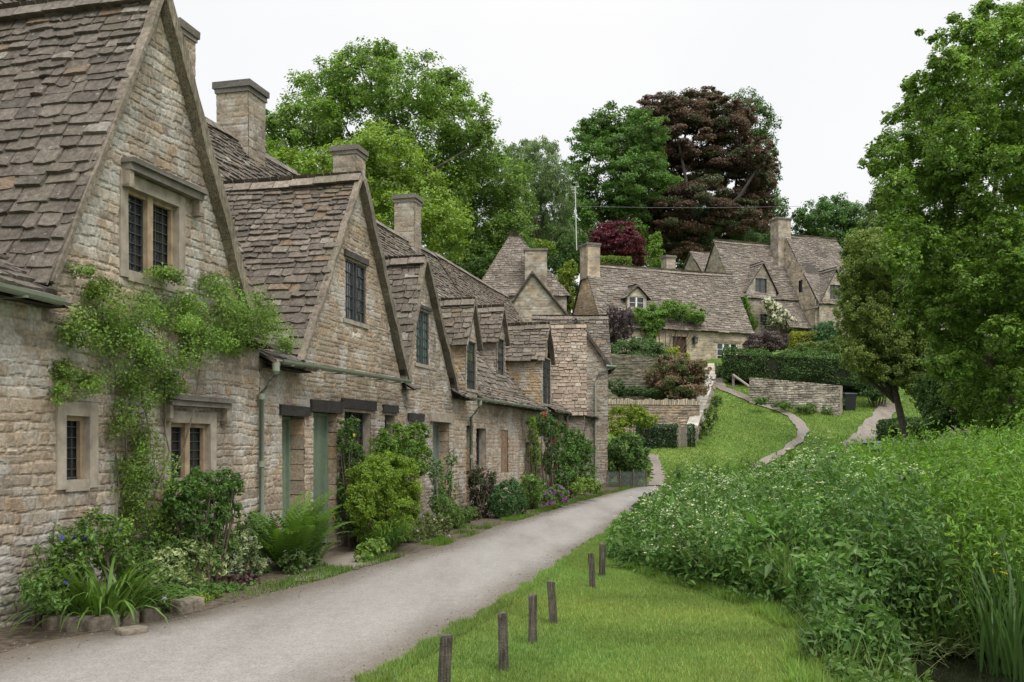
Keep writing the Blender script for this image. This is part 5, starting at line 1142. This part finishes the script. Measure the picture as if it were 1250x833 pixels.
def scat(N, y0, y1, f0, f1, bias=1.):
    y = y0+(y1-y0)*r.random(N)**bias; a = f0(y); b_ = f1(y); x = a+(b_-a)*r.random(N); k = b_ > a; x, y = x[k], y[k]
    return np.c_[x,y,tz(x,y)]
P = scat(230000, 5.5, 20, lambda y: REx(y)-.16*fbm(y*3.1,y*0+2,14), lambda y: bankx(y)+.35, 1.35); blades('lawn_grass', P, .034, .007, (.182,.250,.058), 4)
P = scat(34000, 5.8, 24, lambda y: REx(y)-.02-.26*fbm(y*4.3,y*0+2,14)**1.5, lambda y: REx(y)+.10, 1.3); blades('road_edge_grass', P, .055, .008, (.150,.225,.05), 10, .7)
P = scat(26000, 6.5, 14.5, lambda y: bankx(y)-.32*fbm(y*2.2,y*0,4), lambda y: bankx(y)+.4, 1.); blades('long_edge_grass', P, .11, .009, (.165,.255,.05), 9, .7)
P = scat(60000, 8.5, 42, lambda y: LEx(y)-.45, lambda y: LEx(y)+.03, 1.1); m_ = (r.random(len(P)) < sst(.36,.60,fbm(P[:,0]*1.3, P[:,1]*.9, 31)))&(r.random(len(P)) < sst(10.5,15,P[:,1])); blades('verge_grass', P[m_], .07, .012, (.09,.15,.022), 5)
P = np.c_[r.uniform(4,32,150000), r.uniform(42.5,66,150000)]; P = np.c_[P, tz(P[:,0],P[:,1])]
allp = [np.array([(v.co.x,v.co.y) for v in o.data.vertices]) for o in bpy.data.objects if o.name.split('.')[0] in ('footpath','lane')]
G = set()
for a in allp:
    for x,y in a: 
        G.add((int(x/.12), int(y/.12)))
k = np.array([(int(x/.12),int(y/.12)) not in G for x,y,_ in P]); P = P[k]
blades('hill_grass', P, .07, .04, (.130,.205,.040), 6, .8)
# ------------------------------------------------------------------ waterside vegetation
def veg_top(x, y, far=(.80,.80)): return np.interp(y, [7,8.3,9.5,12,18,24,30,42],[-.05,.10,.35,.70,.84,.84]+list(far))+(.30*(fbm(x*1.1,y*.9,91)-.5)*2+.22*(vnoise(x*3.1,y*2.6,92)-.5)*2)*np.interp(y,[8,12],[.3,1])+np.interp(y,[9,14],[.4,1])*np.interp(x/y,[.2,.25,.33,.5],[0,.08,.62,.95])
def stalks(name, P, ztop, L, asp, col, seed, nl=26, white=0, up=.5, wid=.16, colv=.3, stemc=(.06,.09,.025)):
    r = np.random.default_rng(seed); N = len(P); mbl = MB()
    H_ = np.maximum(.15, ztop-P[:,2])*r.uniform(.75,1.12,N); tl = r.normal(0,.10,(N,2))
    q = r.random((N,nl))**.7; th = r.uniform(0,2*pi,(N,nl)); rad = wid*(1.05-q*.75)*r.uniform(.3,1.2,(N,nl))
    C = np.stack([P[:,None,0]+tl[:,None,0]*q*H_[:,None]+np.cos(th)*rad, P[:,None,1]+tl[:,None,1]*q*H_[:,None]+np.sin(th)*rad, P[:,None,2]+H_[:,None]*q], -1)
    cc = np.array(col)[None]*r.uniform(1-colv,1+colv,(N,1))*(.62+.75*fbm(P[:,0]*.7,P[:,1]*.5,seed)[:,None]); cc = np.repeat(cc[:,None],nl,1)
    out = np.stack([np.cos(th),np.sin(th),np.zeros_like(th)],-1)
    leaf_quads(mbl, C.reshape(-1,3), L, asp, cc.reshape(-1,3), r, up, out.reshape(-1,3), .5, .25)
    o = mbl.build(name, 'leaf'); o['kind'] = 'stuff'; return P+np.c_[tl*H_[:,None],H_], r
# nettles over the whole far half and right half
r = np.random.default_rng(12)
def region(N, y0, y1, fa, fb, b_=1.2):
    return scat(N, y0, y1, fa, fb, b_)
wx0 = lambda y: bankx(y)+np.interp(y,[9,12,15,20,30,42],[.05,.0,-.05,-.05,.25,.7])
wx1 = lambda y: bankx(y)+np.interp(y,[7,9,11,14,20,30,36,38],[1.0,.9,2.2,3.4,4.2,4.4,2.,0])
Pw = region(5600, 7.6, 36, wx0, wx1, 1.25)
Pn = region(9000, 9.5, 43.5, wx1, lambda y: .56*y+1.5, 1.15)
wetf = lambda P: (P[:,1] < 9.9) & (P[:,0] > 2.95) & (P[:,0] < 4.9)
Pn = Pn[~wetf(Pn)]; Pw = Pw[~wetf(Pw)]
kp = lambda P, s, th: P[(.6*fbm(P[:,0]*1.3,P[:,1]*1.1,s)+.4*vnoise(P[:,0]*3.3,P[:,1]*3.0,s+1)) > th]
Pw = kp(Pw, 71, .38); Pn = kp(Pn, 73, .40)
edge = lambda P: .42+.58*sst(0,1.25,P[:,0]-bankx(P[:,1])-np.interp(P[:,1],[10,14],[-1.2,0]))
tw, r = stalks('white_flowered_weeds', Pw, (veg_top(Pw[:,0],Pw[:,1],(.45,.25))+.06)*edge(Pw), .088, .42, (.080,.160,.037), 14, 48, up=.9, wid=.21)
tn_, _ = stalks('nettles', Pn, veg_top(Pn[:,0],Pn[:,1])*1.08, .085, .34, (.115,.220,.034), 15, 46, up=.8, wid=.13)
bpy.data.objects['white_flowered_weeds']['label'] = 'bank of white-flowered waterside weeds'; bpy.data.objects['nettles']['label'] = 'bright green nettle bed along the stream'
Pd = region(420, 9.5, 30, wx0, lambda y: bankx(y)+6, 1.2); Pd = Pd[~wetf(Pd)]
stalks('dock_leaves', Pd, (veg_top(Pd[:,0],Pd[:,1],(.45,.25))+.05)*edge(Pd), .24, .36, (.085,.165,.036), 19, 16, up=.8, wid=.24)
Pd = region(420, 10, 34, lambda y: bankx(y)+.6, lambda y: bankx(y)+9, 1.2)
blades('dry_stalks', np.repeat(Pd,3,0)+np.c_[r.normal(0,.05,(len(Pd)*3,2)),np.full(len(Pd)*3,.35)], .95, .012, (.20,.17,.09), 20, .35)
# umbels
k = (r.random(len(tw)) < -.05+.62*sst(.42,.60,fbm(tw[:,0]*.9,tw[:,1]*.5,9))*sst(10.5,13,tw[:,1]))&(tw[:,1] > 10.2); T = np.repeat(tw[k],3,0)+np.c_[r.normal(0,.11,(3*k.sum(),2)),r.normal(-.03,.04,3*k.sum())]; M_ = 6; N = len(T)
o_ = np.stack([r.normal(0,.022,(N,M_)),r.normal(0,.022,(N,M_)),r.normal(.02,.008,(N,M_))],-1)+T[:,None]
mb = MB(); leaf_quads(mb, o_.reshape(-1,3), .026, .95, np.tile((.52,.57,.40),(N*M_,1)), r, 2.5); o = mb.build('weed_blossom', 'petal'); o['kind'] = 'stuff'; o['label'] = 'small white flower heads on the waterside weeds'
# low bank plants by the lawn edge and the water
Pb = region(1600, 6.6, 10.5, lambda y: bankx(y)+.15, lambda y: bankx(y)+.9, 1.); Pb = Pb[~wetf(Pb)]; stalks('bank_weeds', Pb, np.maximum(Pb[:,2]+.22,.10)-.08, .06, .5, (.08,.145,.034), 16, 22, wid=.12)
Pb = region(800, 7.2, 13, lambda y: bankx(y)+.1, lambda y: bankx(y)+3.2, 1.); Pb[:,2] += np.where(Pb[:,1] > 9.6, .28, .0); Pb = Pb[~wetf(Pb)]
blades('sedge', np.repeat(Pb,14,0)+np.c_[r.normal(0,.07,(len(Pb)*14,2)),np.zeros(len(Pb)*14)], .38, .014, (.11,.16,.04), 17, .6)
for i,(px,py,Y,n,Ln) in enumerate(((1222,800,9.3,44,1.05),(1252,812,9.0,50,1.2),(1195,785,9.9,18,1.0),(1275,790,9.6,50,1.35))):
    p = at(px,py,Y); p[2] = -.42; t = thing('yellow_iris', p, ['iris clump with tall sword leaves at the water, second from the right edge','sword-leaved iris clump with orange-yellow flowers at the right edge','thin iris clump leaning over the open water','tall iris clump cut by the right edge of the view'][i], 'iris', 'yellow irises beside the stream')
    straps(t, p, n, Ln, .034, (.055,.105,.026), 60+i, .30, .26, bend=.35)
    if i in (1,3): blooms(t, [(p[0]-.1*(i==1),p[1]-.1,p[2]+Ln*.88,.25,.2,.2)], 70+i, 5, .075, (.62,.38,.03), name='blossoms')
Pr = region(1700, 10, 17, lambda y: .36*y, lambda y: .56*y+.5, 1.); Pr = Pr[fbm(Pr[:,0]*1.1,Pr[:,1]*1.1,55) > .45]
blades('reeds', np.repeat(Pr,7,0)+np.c_[r.normal(0,.06,(len(Pr)*7,2)),np.zeros(len(Pr)*7)], 1.25, .03, (.085,.155,.032), 18, .22)
# cut reeds lying in the stream
mb = MB(); r = np.random.default_rng(44)
for k in range(260):
    x = r.uniform(2.85,4.9); y = r.uniform(9.5,10.9); th = r.uniform(-.9,.9); L_ = r.uniform(.15,.45); d = np.array([math.cos(th),math.sin(th),r.normal(0,.25)])*L_; p = np.array([x,y,max(-.38,float(tz(x,y)))+r.uniform(.02,.16)]); s = np.cross(d,[0,0,1.]); s = s/np.linalg.norm(s)*.007
    mb.add([p-s,p+s,p+d*.5+s+[0,0,.05],p+d*.5-s+[0,0,.05],p+d+s*.3,p+d-s*.3], [[0,1,2,3],[3,2,4,5]], np.array((.20,.23,.095))*r.uniform(.5,1.3))
o = mb.build('cut_reeds', 'leaf'); o['kind'] = 'stuff'
# ================================================================== THINGS
# wooden posts
PG = 'wooden posts along the lawn edge'
posts = [(541,862,777,.0405*2,3,'leaning dark post closest to the camera, cut by the bottom edge'),(615,820,750,.075,-1,'second wooden post from the bottom edge, upright and weathered'),(650,786,727,.075,.5,'third wooden post from the bottom edge, slightly paler on its face'),
         (676,762,710,.075,-4,'wooden post leaning left with pinkish foot, before a wide gap'),(723,718,676,.07,-2,'wooden post after the wide gap, left of the farthest one'),(735,704,664,.075,1,'farthest wooden post, touching the white-flowered weeds')]
for px,pb,pt,w,lean,lab in posts:
    g = gnd(px,pb); h = (pb-pt)/FPX*g[1]+.0; mb = MB(); a = w/2
    P = []
    for z,s in ((-.3,1.02),(h*.5,1.0),(h-.01,.97),(h,.90)):
        for dx,dy in ((-a,-a),(a,-a),(a,a),(-a,a)): P.append((dx*s+math.sin(math.radians(lean))*z+R0.uniform(-.003,.003), dy*s, z+(R0.uniform(-.008,.008) if z > .2 else 0)))
    Fq = [[4*i+k,4*i+(k+1)%4,4*i+4+(k+1)%4,4*i+4+k] for i in range(3) for k in range(4)]+[[12,13,14,15]]
    mb.add(np.array(P)+g, Fq, np.array((.070,.060,.047))*R0.uniform(.85,1.2)); tag(mb.build('wooden_post', 'wood'), lab, 'post', PG)
# edging stones of the bed
ES = [(70,762,14,'low dark edging stone at the left end of the flower bed'),(93,764,16,'squarish grey edging stone below the strap-leaved clump'),(124,763,19,'largest pale edging block below the strap-leaved clump'),(153,757,13,'upright tan edging stone right of the largest block'),(160,769,17,'flat slab edging stone lying on the gravel in front'),(180,752,12,'grey edging stone left of the white-flowered geranium'),(222,743,10,'brown edging stone right of the white-flowered geranium'),(237,740,8,'small edging stone under the yellow-green mound')]
for i,(px,py,hw,lab) in enumerate(ES):
    g = gnd(px,py+6); s = g[1]/FPX; w = hw*s; h = 17*s if i != 4 else 9*s
    fr = Frame(g[:2], ROW and math.atan2(ROW.t[1],ROW.t[0])*.45+.3); mb = MB()
    nx,ny,nz = 6,4,5; 
    P = []; 
    for a in range(nx):
        for c in range(nz):
            for e in range(ny): P.append((a/(nx-1)*2-1, e/(ny-1)*2-1, c/(nz-1)*2-1))
    P = np.array(P); Q = P/np.maximum(1e-6,(np.abs(P)**12).sum(1)**(1/12))[:,None]; Q += .10*(np.c_[fbm(P[:,0]*1.5+i,P[:,2]*1.5,i),fbm(P[:,1]*2,P[:,2]+i,i+3),fbm(P[:,0]*1.3+i,P[:,1],i+5)]-.5)*2
    I3 = np.arange(nx*ny*nz).reshape(nx,nz,ny); Fq = []
    def gq(A): 
        for a in range(A.shape[0]-1):
            for c in range(A.shape[1]-1): Fq.append([A[a,c],A[a+1,c],A[a+1,c+1],A[a,c+1]])
    gq(I3[:,:,0]); gq(I3[:,:,-1]); gq(I3[0]); gq(I3[-1]); gq(I3[:,0,:]); gq(I3[:,-1,:])
    W = fr.P(Q[:,0]*w, Q[:,1]*.09, g[2]+h*.42+Q[:,2]*h*.58)
    mb.add(W, Fq, np.array(R0.choice([(.17,.142,.108),(.20,.168,.13),(.135,.115,.09)]))*(1.25 if i == 2 else 1)); tag(mb.build('edging_stone', 'stone', smooth=True), lab, 'edging stone', 'edging stones of the flower bed')
# ---- dry stone walls on the hill
def dry_wall(name, label, p0, p1, h0, h1, thick, seed, cop=None, copc=(.36,.31,.25), pal=PAL_DRY, res=.06, hr=(.07,.14), lr=(.15,.4), lichen=.4):
    p0 = np.array(p0,float); p1 = np.array(p1,float); v = p1[:2]-p0[:2]; L = np.linalg.norm(v); e = v/L; n = np.array([e[1],-e[0]])
    if n@np.array([0,-1.]) < 0 and abs(n[1]) > .05: n = -n
    t = thing(name, tuple((p0+p1)/2), label, 'stone wall')
    zt = lambda U_: (p0[2]+h0)+((p1[2]+h1)-(p0[2]+h0))*np.asarray(U_)/L; zmin = min(p0[2],p1[2])-.6; zm = max(p0[2]+h0,p1[2]+h1)
    mb = MB()
    for s in (1,-1):
        O = p0[:2]+n*thick/2*s
        patch(mb, O, e, n*s, L, zmin, zm, res, seed+s, zt, (), hr=hr, lr=lr, pal=pal, depth=.035, joint=.02, mort=(.09,.075,.06), lichen=lichen)
    c = lambda q,s,z: np.r_[p0[:2]+e*q+n*thick/2*s, z]
    for q,z in ((0,p0[2]+h0),(L,p1[2]+h1)): mb.quad([c(q,-1,zmin),c(q,1,zmin),c(q,1,z),c(q,-1,z)], (.26,.225,.18))
    mb.quad([c(0,-1,p0[2]+h0),c(0,1,p0[2]+h0),c(L,1,p1[2]+h1),c(L,-1,p1[2]+h1)], (.26,.225,.18))
    mb.build('stonework', 'stonefar', t)
    if cop:
        mb = MB(); q = 0; r = random.Random(seed); sl = ((p1[2]+h1)-(p0[2]+h0))/L
        while q < L:
            w = r.uniform(*cop[0]); hh = r.uniform(*cop[1]); z = float(zt(q)); o = thick/2+.05; dz = sl*w
            P = [c(q,-o/thick*2,z),c(q+w-.02,-o/thick*2,z+dz),c(q+w-.02,o/thick*2,z+dz),c(q,o/thick*2,z)]; lean = e*r.uniform(-.03,.06)
            P += [p_+np.r_[lean,hh+r.uniform(-.02,.02)] for p_ in P]
            mb.hexa(P, np.array(copc)*r.uniform(.75,1.2)); q += w
        mb.build('coping', 'stonefar', t)
    return t
g0 = at(742,515,53); g1 = at(853,515,53)
dry_wall('dry_stone_wall', 'dry stone wall with a row of upright coping stones beside the ivy hedge', (g0[0],53,1.6), (g1[0],53,1.6), at(0,494,53)[2]-1.6, at(0,495,53)[2]-1.6, .5, 601, ((.07,.13),(.22,.34)), (.40,.34,.26), pal=[((.30,.22,.15),3),((.26,.20,.145),3),((.34,.27,.20),2)])
g0 = at(742,460,57); g1 = at(850,460,56)
dry_wall('garden_wall', 'mossy dark garden wall behind the russet bush', (g0[0],57,3.5), (g1[0],56,3.6), at(0,432,57)[2]-3.5, at(0,440,56)[2]-3.6, .5, 611, None, pal=[((.13,.12,.085),3),((.17,.15,.11),3),((.10,.105,.06),2)], lichen=.15)
ga_, gb_ = gnd(847,540), gnd(873,475)
dry_wall('sloping_wall', 'stone wall with pale flat coping climbing the lawn to the long cottage', (ga_[0]-.1,ga_[1],ga_[2]), (at(868,0,gb_[1])[0],gb_[1],gb_[2]), .75, .75, .5, 621, ((.35,.6),(.07,.11)), (.31,.285,.25), res=.08)
gc_ = at(868,0,gb_[1]); 
dry_wall('sloping_wall', 'short stone wall stub below the white three-light window', (gc_[0],gb_[1]+.1,gb_[2]), (at(866,0,66)[0],66,6.6), .55, .5, .5, 625, ((.3,.5),(.08,.12)), (.40,.34,.27), res=.08)
g0 = at(917,492,58.5); g1 = at(1027,502,56)
dry_wall('retaining_wall', 'rubble retaining wall under the long clipped hedge', (g0[0],58.5,4.0), (g1[0],56,3.2), at(0,461,58.5)[2]-4.0, at(0,471,56)[2]-3.2, .7, 631, None, res=.045, hr=(.07,.15), lr=(.12,.38), pal=[((.34,.30,.245),4),((.27,.235,.19),3),((.42,.38,.32),2),((.20,.17,.135),2)])
# gates, rail
def gate(name, label, px0, px1, py0, py1, Y, col, n, bar=.05, pick=True):
    a = at(px0,py1,Y); b_ = at(px1,py1,Y); zt = at(0,py0,Y)[2]; fr = Frame((a[0],Y),0.); W = b_[0]-a[0]; z0 = a[2]
    t = thing(name, tuple((a+b_)/2), label, 'gate')
    for u in (0,W):
        mb = MB(); mb.box((u-bar,-.05,z0-.5),(u+bar,.05,zt+.08), col, 0, fr, .004); mb.build('post', 'wood' if pick else 'lead', t)
    mb = MB()
    for i in range(n):
        q = bar+.02+(W-2*bar-.04)*(i+.5)/n; hw = (W-2*bar)/n*(.46 if pick else .12); mb.box((q-hw,-.02,z0+.04),(q+hw,.015,zt-R0.uniform(0,.03)), np.array(col)*R0.uniform(.85,1.2), 0, fr)
    for zz in (z0+.2, zt-.2): mb.box((bar,.016,zz-.04),(W-bar,.05,zz+.04), col, 0, fr)
    mb.build('gate_panel', 'wood' if pick else 'lead', t)
gate('wooden_gate', 'small grey wooden gate between two ivy-covered blocks', 826.5,837.5,521,547,50.3,(.20,.175,.14),5)
gate('garden_gate', 'thin black metal garden gate in front of the long cottage', 874,884,444,463,64.2,(.05,.055,.05),9,.03,False)
t = thing('wooden_handrail', gnd(905,480), 'sloping wooden handrail beside the path by the clipped hedge', 'handrail')
pA, pB = at(895,458,61.2), at(916,473,59.0)
mb = MB(); mb.tube([pA,pB], .07, (.27,.245,.205), 0, 6); mb.build('rail', 'wood', t)
for p in (pA, pB):
    mb = MB(); mb.tube([p-[0,0,1.3], p+[0,0,.08]], .075, (.24,.21,.17), 0, 6); mb.build('post', 'wood', t)
# wheelie bin
bp_ = at(1035,503,57.0); t = thing('wheelie_bin', bp_, 'dark wheelie bin at the end of the rubble retaining wall', 'bin')
fr = Frame((bp_[0],57.0), .15); z0 = bp_[2]; mb = MB(); w = .36; hb = 1.0
P = np.array([(-w*.82,-w*.8,z0+.06),(w*.82,-w*.8,z0+.06),(w*.82,w*.8,z0+.06),(-w*.82,w*.8,z0+.06),(-w,-w,z0+hb),(w,-w,z0+hb),(w,w,z0+hb),(-w,w,z0+hb)]); mb.hexa(fr.P(P[:,0],P[:,1],P[:,2]), (.012,.013,.016)); mb.build('body', 'paint', t)
mb = MB(); P = np.array([(-w-.03,-w-.05,z0+hb+.004),(w+.03,-w-.05,z0+hb+.004),(w+.03,w+.05,z0+hb+.004),(-w-.03,w+.05,z0+hb+.004),(-w,-w,z0+hb+.06),(w,-w,z0+hb+.06),(w,w+.03,z0+hb+.13),(-w,w+.03,z0+hb+.13)]); mb.hexa(fr.P(P[:,0],P[:,1],P[:,2]), (.014,.015,.018)); mb.build('lid', 'paint', t)
for s in (-1,1):
    mb = MB(); c = fr.P(s*(w*.8),w*.75,z0+.1); ax = np.r_[fr.t,0]; mb.tube([c-ax*.03,c+ax*.03], .1, (.015,.015,.015), 0, 12); mb.build('wheel', 'paint', t)
# parked cars, only their roofs show above the nettles
def car(px, Y, ang, col, lab):
    p = at(px,0,Y); z0 = float(tz(p[0],Y)); fr = Frame((p[0],Y), ang); t = thing('parked_car', (p[0],Y,z0), lab, 'car')
    prof = [(-2.0,.35),(-2.05,.62),(-1.95,.85),(-1.25,.95),(-.55,1.38),(.2,1.46),(1.0,1.42),(1.75,1.02),(1.98,.9),(2.0,.5),(1.95,.3)]
    mb = MB(); V = []
    for s in (-1,1):
        for (u,z) in prof: V.append((u, s*(.84 if z < 1.0 else .84-.22*(z-1.0)/.46), z0+z))
    for s in (-1,1):
        for (u,z) in prof: V.append((u*.985, s*(.6 if z < 1.0 else .5), z0+z+(.02 if z > 1.3 else 0)))
    V = np.array(V); V = fr.P(V[:,0],V[:,1],V[:,2]); n = len(prof); Fq = []
    for i in range(n-1): Fq += [[i,i+1,2*n+i+1,2*n+i],[2*n+i,2*n+i+1,3*n+i+1,3*n+i],[3*n+i,3*n+i+1,n+i+1,n+i]]
    mb.add(V, Fq, col)
    for s in (0,n): mb.add(V[s:s+n], [[0,i,i+1] for i in range(1,n-1)], col)
    mb.build('body', 'paint', t, True)
    for nm,(u0,z0_),(u1,z1_) in (('windscreen',(-1.22,.99),(-.62,1.35)),('rear_window',(1.08,1.39),(1.68,1.08))):
        g = MB(); y0 = .66; P = fr.P([u0,u0,u1,u1],[-y0,y0,y0-.1,-y0+.1],[z0+z0_+.035,z0+z0_+.035,z0+z1_+.035,z0+z1_+.035]); g.quad(P, (.03,.035,.04)); g.build(nm, 'glass', t)
    for s in (-1,1):
        g = MB(); P = fr.P([-1.0,-.5,.95,1.5],[s*.83,s*.72,s*.72,s*.83],[z0+1.02,z0+1.34,z0+1.34,z0+1.04]); g.quad(P, (.03,.035,.04)); g.build('side_window', 'glass', t)
        for u in (-1.3,1.25):
            g = MB(); c = fr.P(u, s*.78, z0+.31); ax = np.r_[fr.b,0]*.1; g.tube([c-ax,c+ax], .31, (.02,.02,.02), 0, 16); g.build('wheel', 'paint', t)
car(1122, 46.3, .12, (.42,.47,.52), 'pale silver car whose roof shows above the nettles')
car(1076, 46.6, .2, (.16,.20,.25), 'blue-grey car almost hidden by nettles, left of the silver one')
# aerial mast and wire
pm_ = at(703,303,68); t = thing('aerial_mast', pm_, 'tall thin pale aerial mast above the tan chimney gable', 'aerial')
mb = MB(); mb.tube([at(704,306,69), at(702,228,69)], .035, (.5,.5,.5), 0, 6); mb.build('pole', 'lead', t)
mb = MB()
for py,w in ((229,6),(232,5),(236,4)): mb.tube([at(702-w,py,68.98), at(702+w*.4,py-1,68.98)], .018, (.4,.4,.4), 0, 5)
mb.tube([at(697,228,68.97), at(706,237,68.97)], .016, (.4,.4,.4), 0, 5); mb.build('antenna', 'lead', t)
mb = MB(); mb.tube([at(702+x*4.6,252+1.2*math.sin(pi*x/60)*1.5,69+x*.35) for x in range(0,61,3)], .014, (.08,.08,.085), 0, 4)
tag(mb.build('overhead_wire', 'lead'), 'thin overhead wire crossing in front of the copper beech', 'wire')
# ================================================================== LIGHT, SKY, CAMERA
w = bpy.data.worlds.new('World'); SC.world = w; w.use_nodes = True; nt = w.node_tree; nd = nt.nodes; lk = nt.links
sky = nd.new('ShaderNodeTexSky'); sky.sky_type = 'NISHITA'; sky.sun_disc = False; EL, AZ = math.radians(52), math.radians(150)
sky.sun_elevation = EL; sky.sun_rotation = AZ; sky.air_density = 1.0; sky.dust_density = 4.0
hs = nd.new('ShaderNodeHueSaturation'); hs.inputs['Saturation'].default_value = .12; lk.new(sky.outputs[0], hs.inputs['Color'])
tc = nd.new('ShaderNodeTexCoord'); nz = nd.new('ShaderNodeTexNoise'); nz.inputs['Scale'].default_value = 1.6; nz.inputs['Detail'].default_value = 5
lk.new(tc.outputs['Generated'], nz.inputs['Vector'])
cr = nd.new('ShaderNodeValToRGB'); cr.color_ramp.elements[0].color = (.86,.90,.95,1); cr.color_ramp.elements[1].color = (1,1,1.0,1); cr.color_ramp.elements[0].position = .3; cr.color_ramp.elements[1].position = .7
lk.new(nz.outputs['Fac'], cr.inputs[0])
sx = nd.new('ShaderNodeSeparateXYZ'); lk.new(tc.outputs['Generated'], sx.inputs[0])
ov = nd.new('ShaderNodeMapRange'); ov.interpolation_type = 'SMOOTHSTEP'; ov.inputs[1].default_value = .38; ov.inputs[2].default_value = 1.; ov.inputs[3].default_value = 5.75; ov.inputs[4].default_value = 17.5
lk.new(sx.outputs['Z'], ov.inputs[0])      # a thick cloud deck is brightest overhead
sc_ = nd.new('ShaderNodeVectorMath'); sc_.operation = 'SCALE'; lk.new(ov.outputs[0], sc_.inputs['Scale']); lk.new(cr.outputs[0], sc_.inputs[0])
mx = nd.new('ShaderNodeMix'); mx.data_type = 'RGBA'; mx.inputs[0].default_value = .93; lk.new(hs.outputs[0], mx.inputs[6]); lk.new(sc_.outputs[0], mx.inputs[7])
lk.new(mx.outputs[2], nd['Background'].inputs['Color']); nd['Background'].inputs['Strength'].default_value = .10
sl = bpy.data.lights.new('sun', 'SUN'); sl.energy = 1.4; sl.angle = math.radians(28); sl.color = (1,.94,.84)
so_ = bpy.data.objects.new('sun', sl); COL.objects.link(so_)
D = Vector((math.sin(AZ)*math.cos(EL), math.cos(AZ)*math.cos(EL), math.sin(EL)))   # towards the sun
so_.rotation_euler = D.to_track_quat('Z','Y').to_euler(); so_.location = (10,-20,60)
cam = bpy.data.cameras.new('camera'); co = bpy.data.objects.new('camera', cam); COL.objects.link(co)
co.location = (0,0,CZ); co.rotation_euler = (pi/2,0,0); cam.sensor_width = 36; cam.lens = 36*FPX/1250; cam.shift_y = (HY-416.5)/1250
cam.clip_end = 6000; cam.clip_start = .05; SC.camera = co
SC.view_settings.view_transform = 'Standard'; SC.view_settings.look = 'None'; SC.view_settings.gamma = 1; SC.view_settings.exposure = .82
SC.cycles.max_bounces = 6; SC.cycles.diffuse_bounces = 3; SC.cycles.transmission_bounces = 3; SC.cycles.use_denoising = True
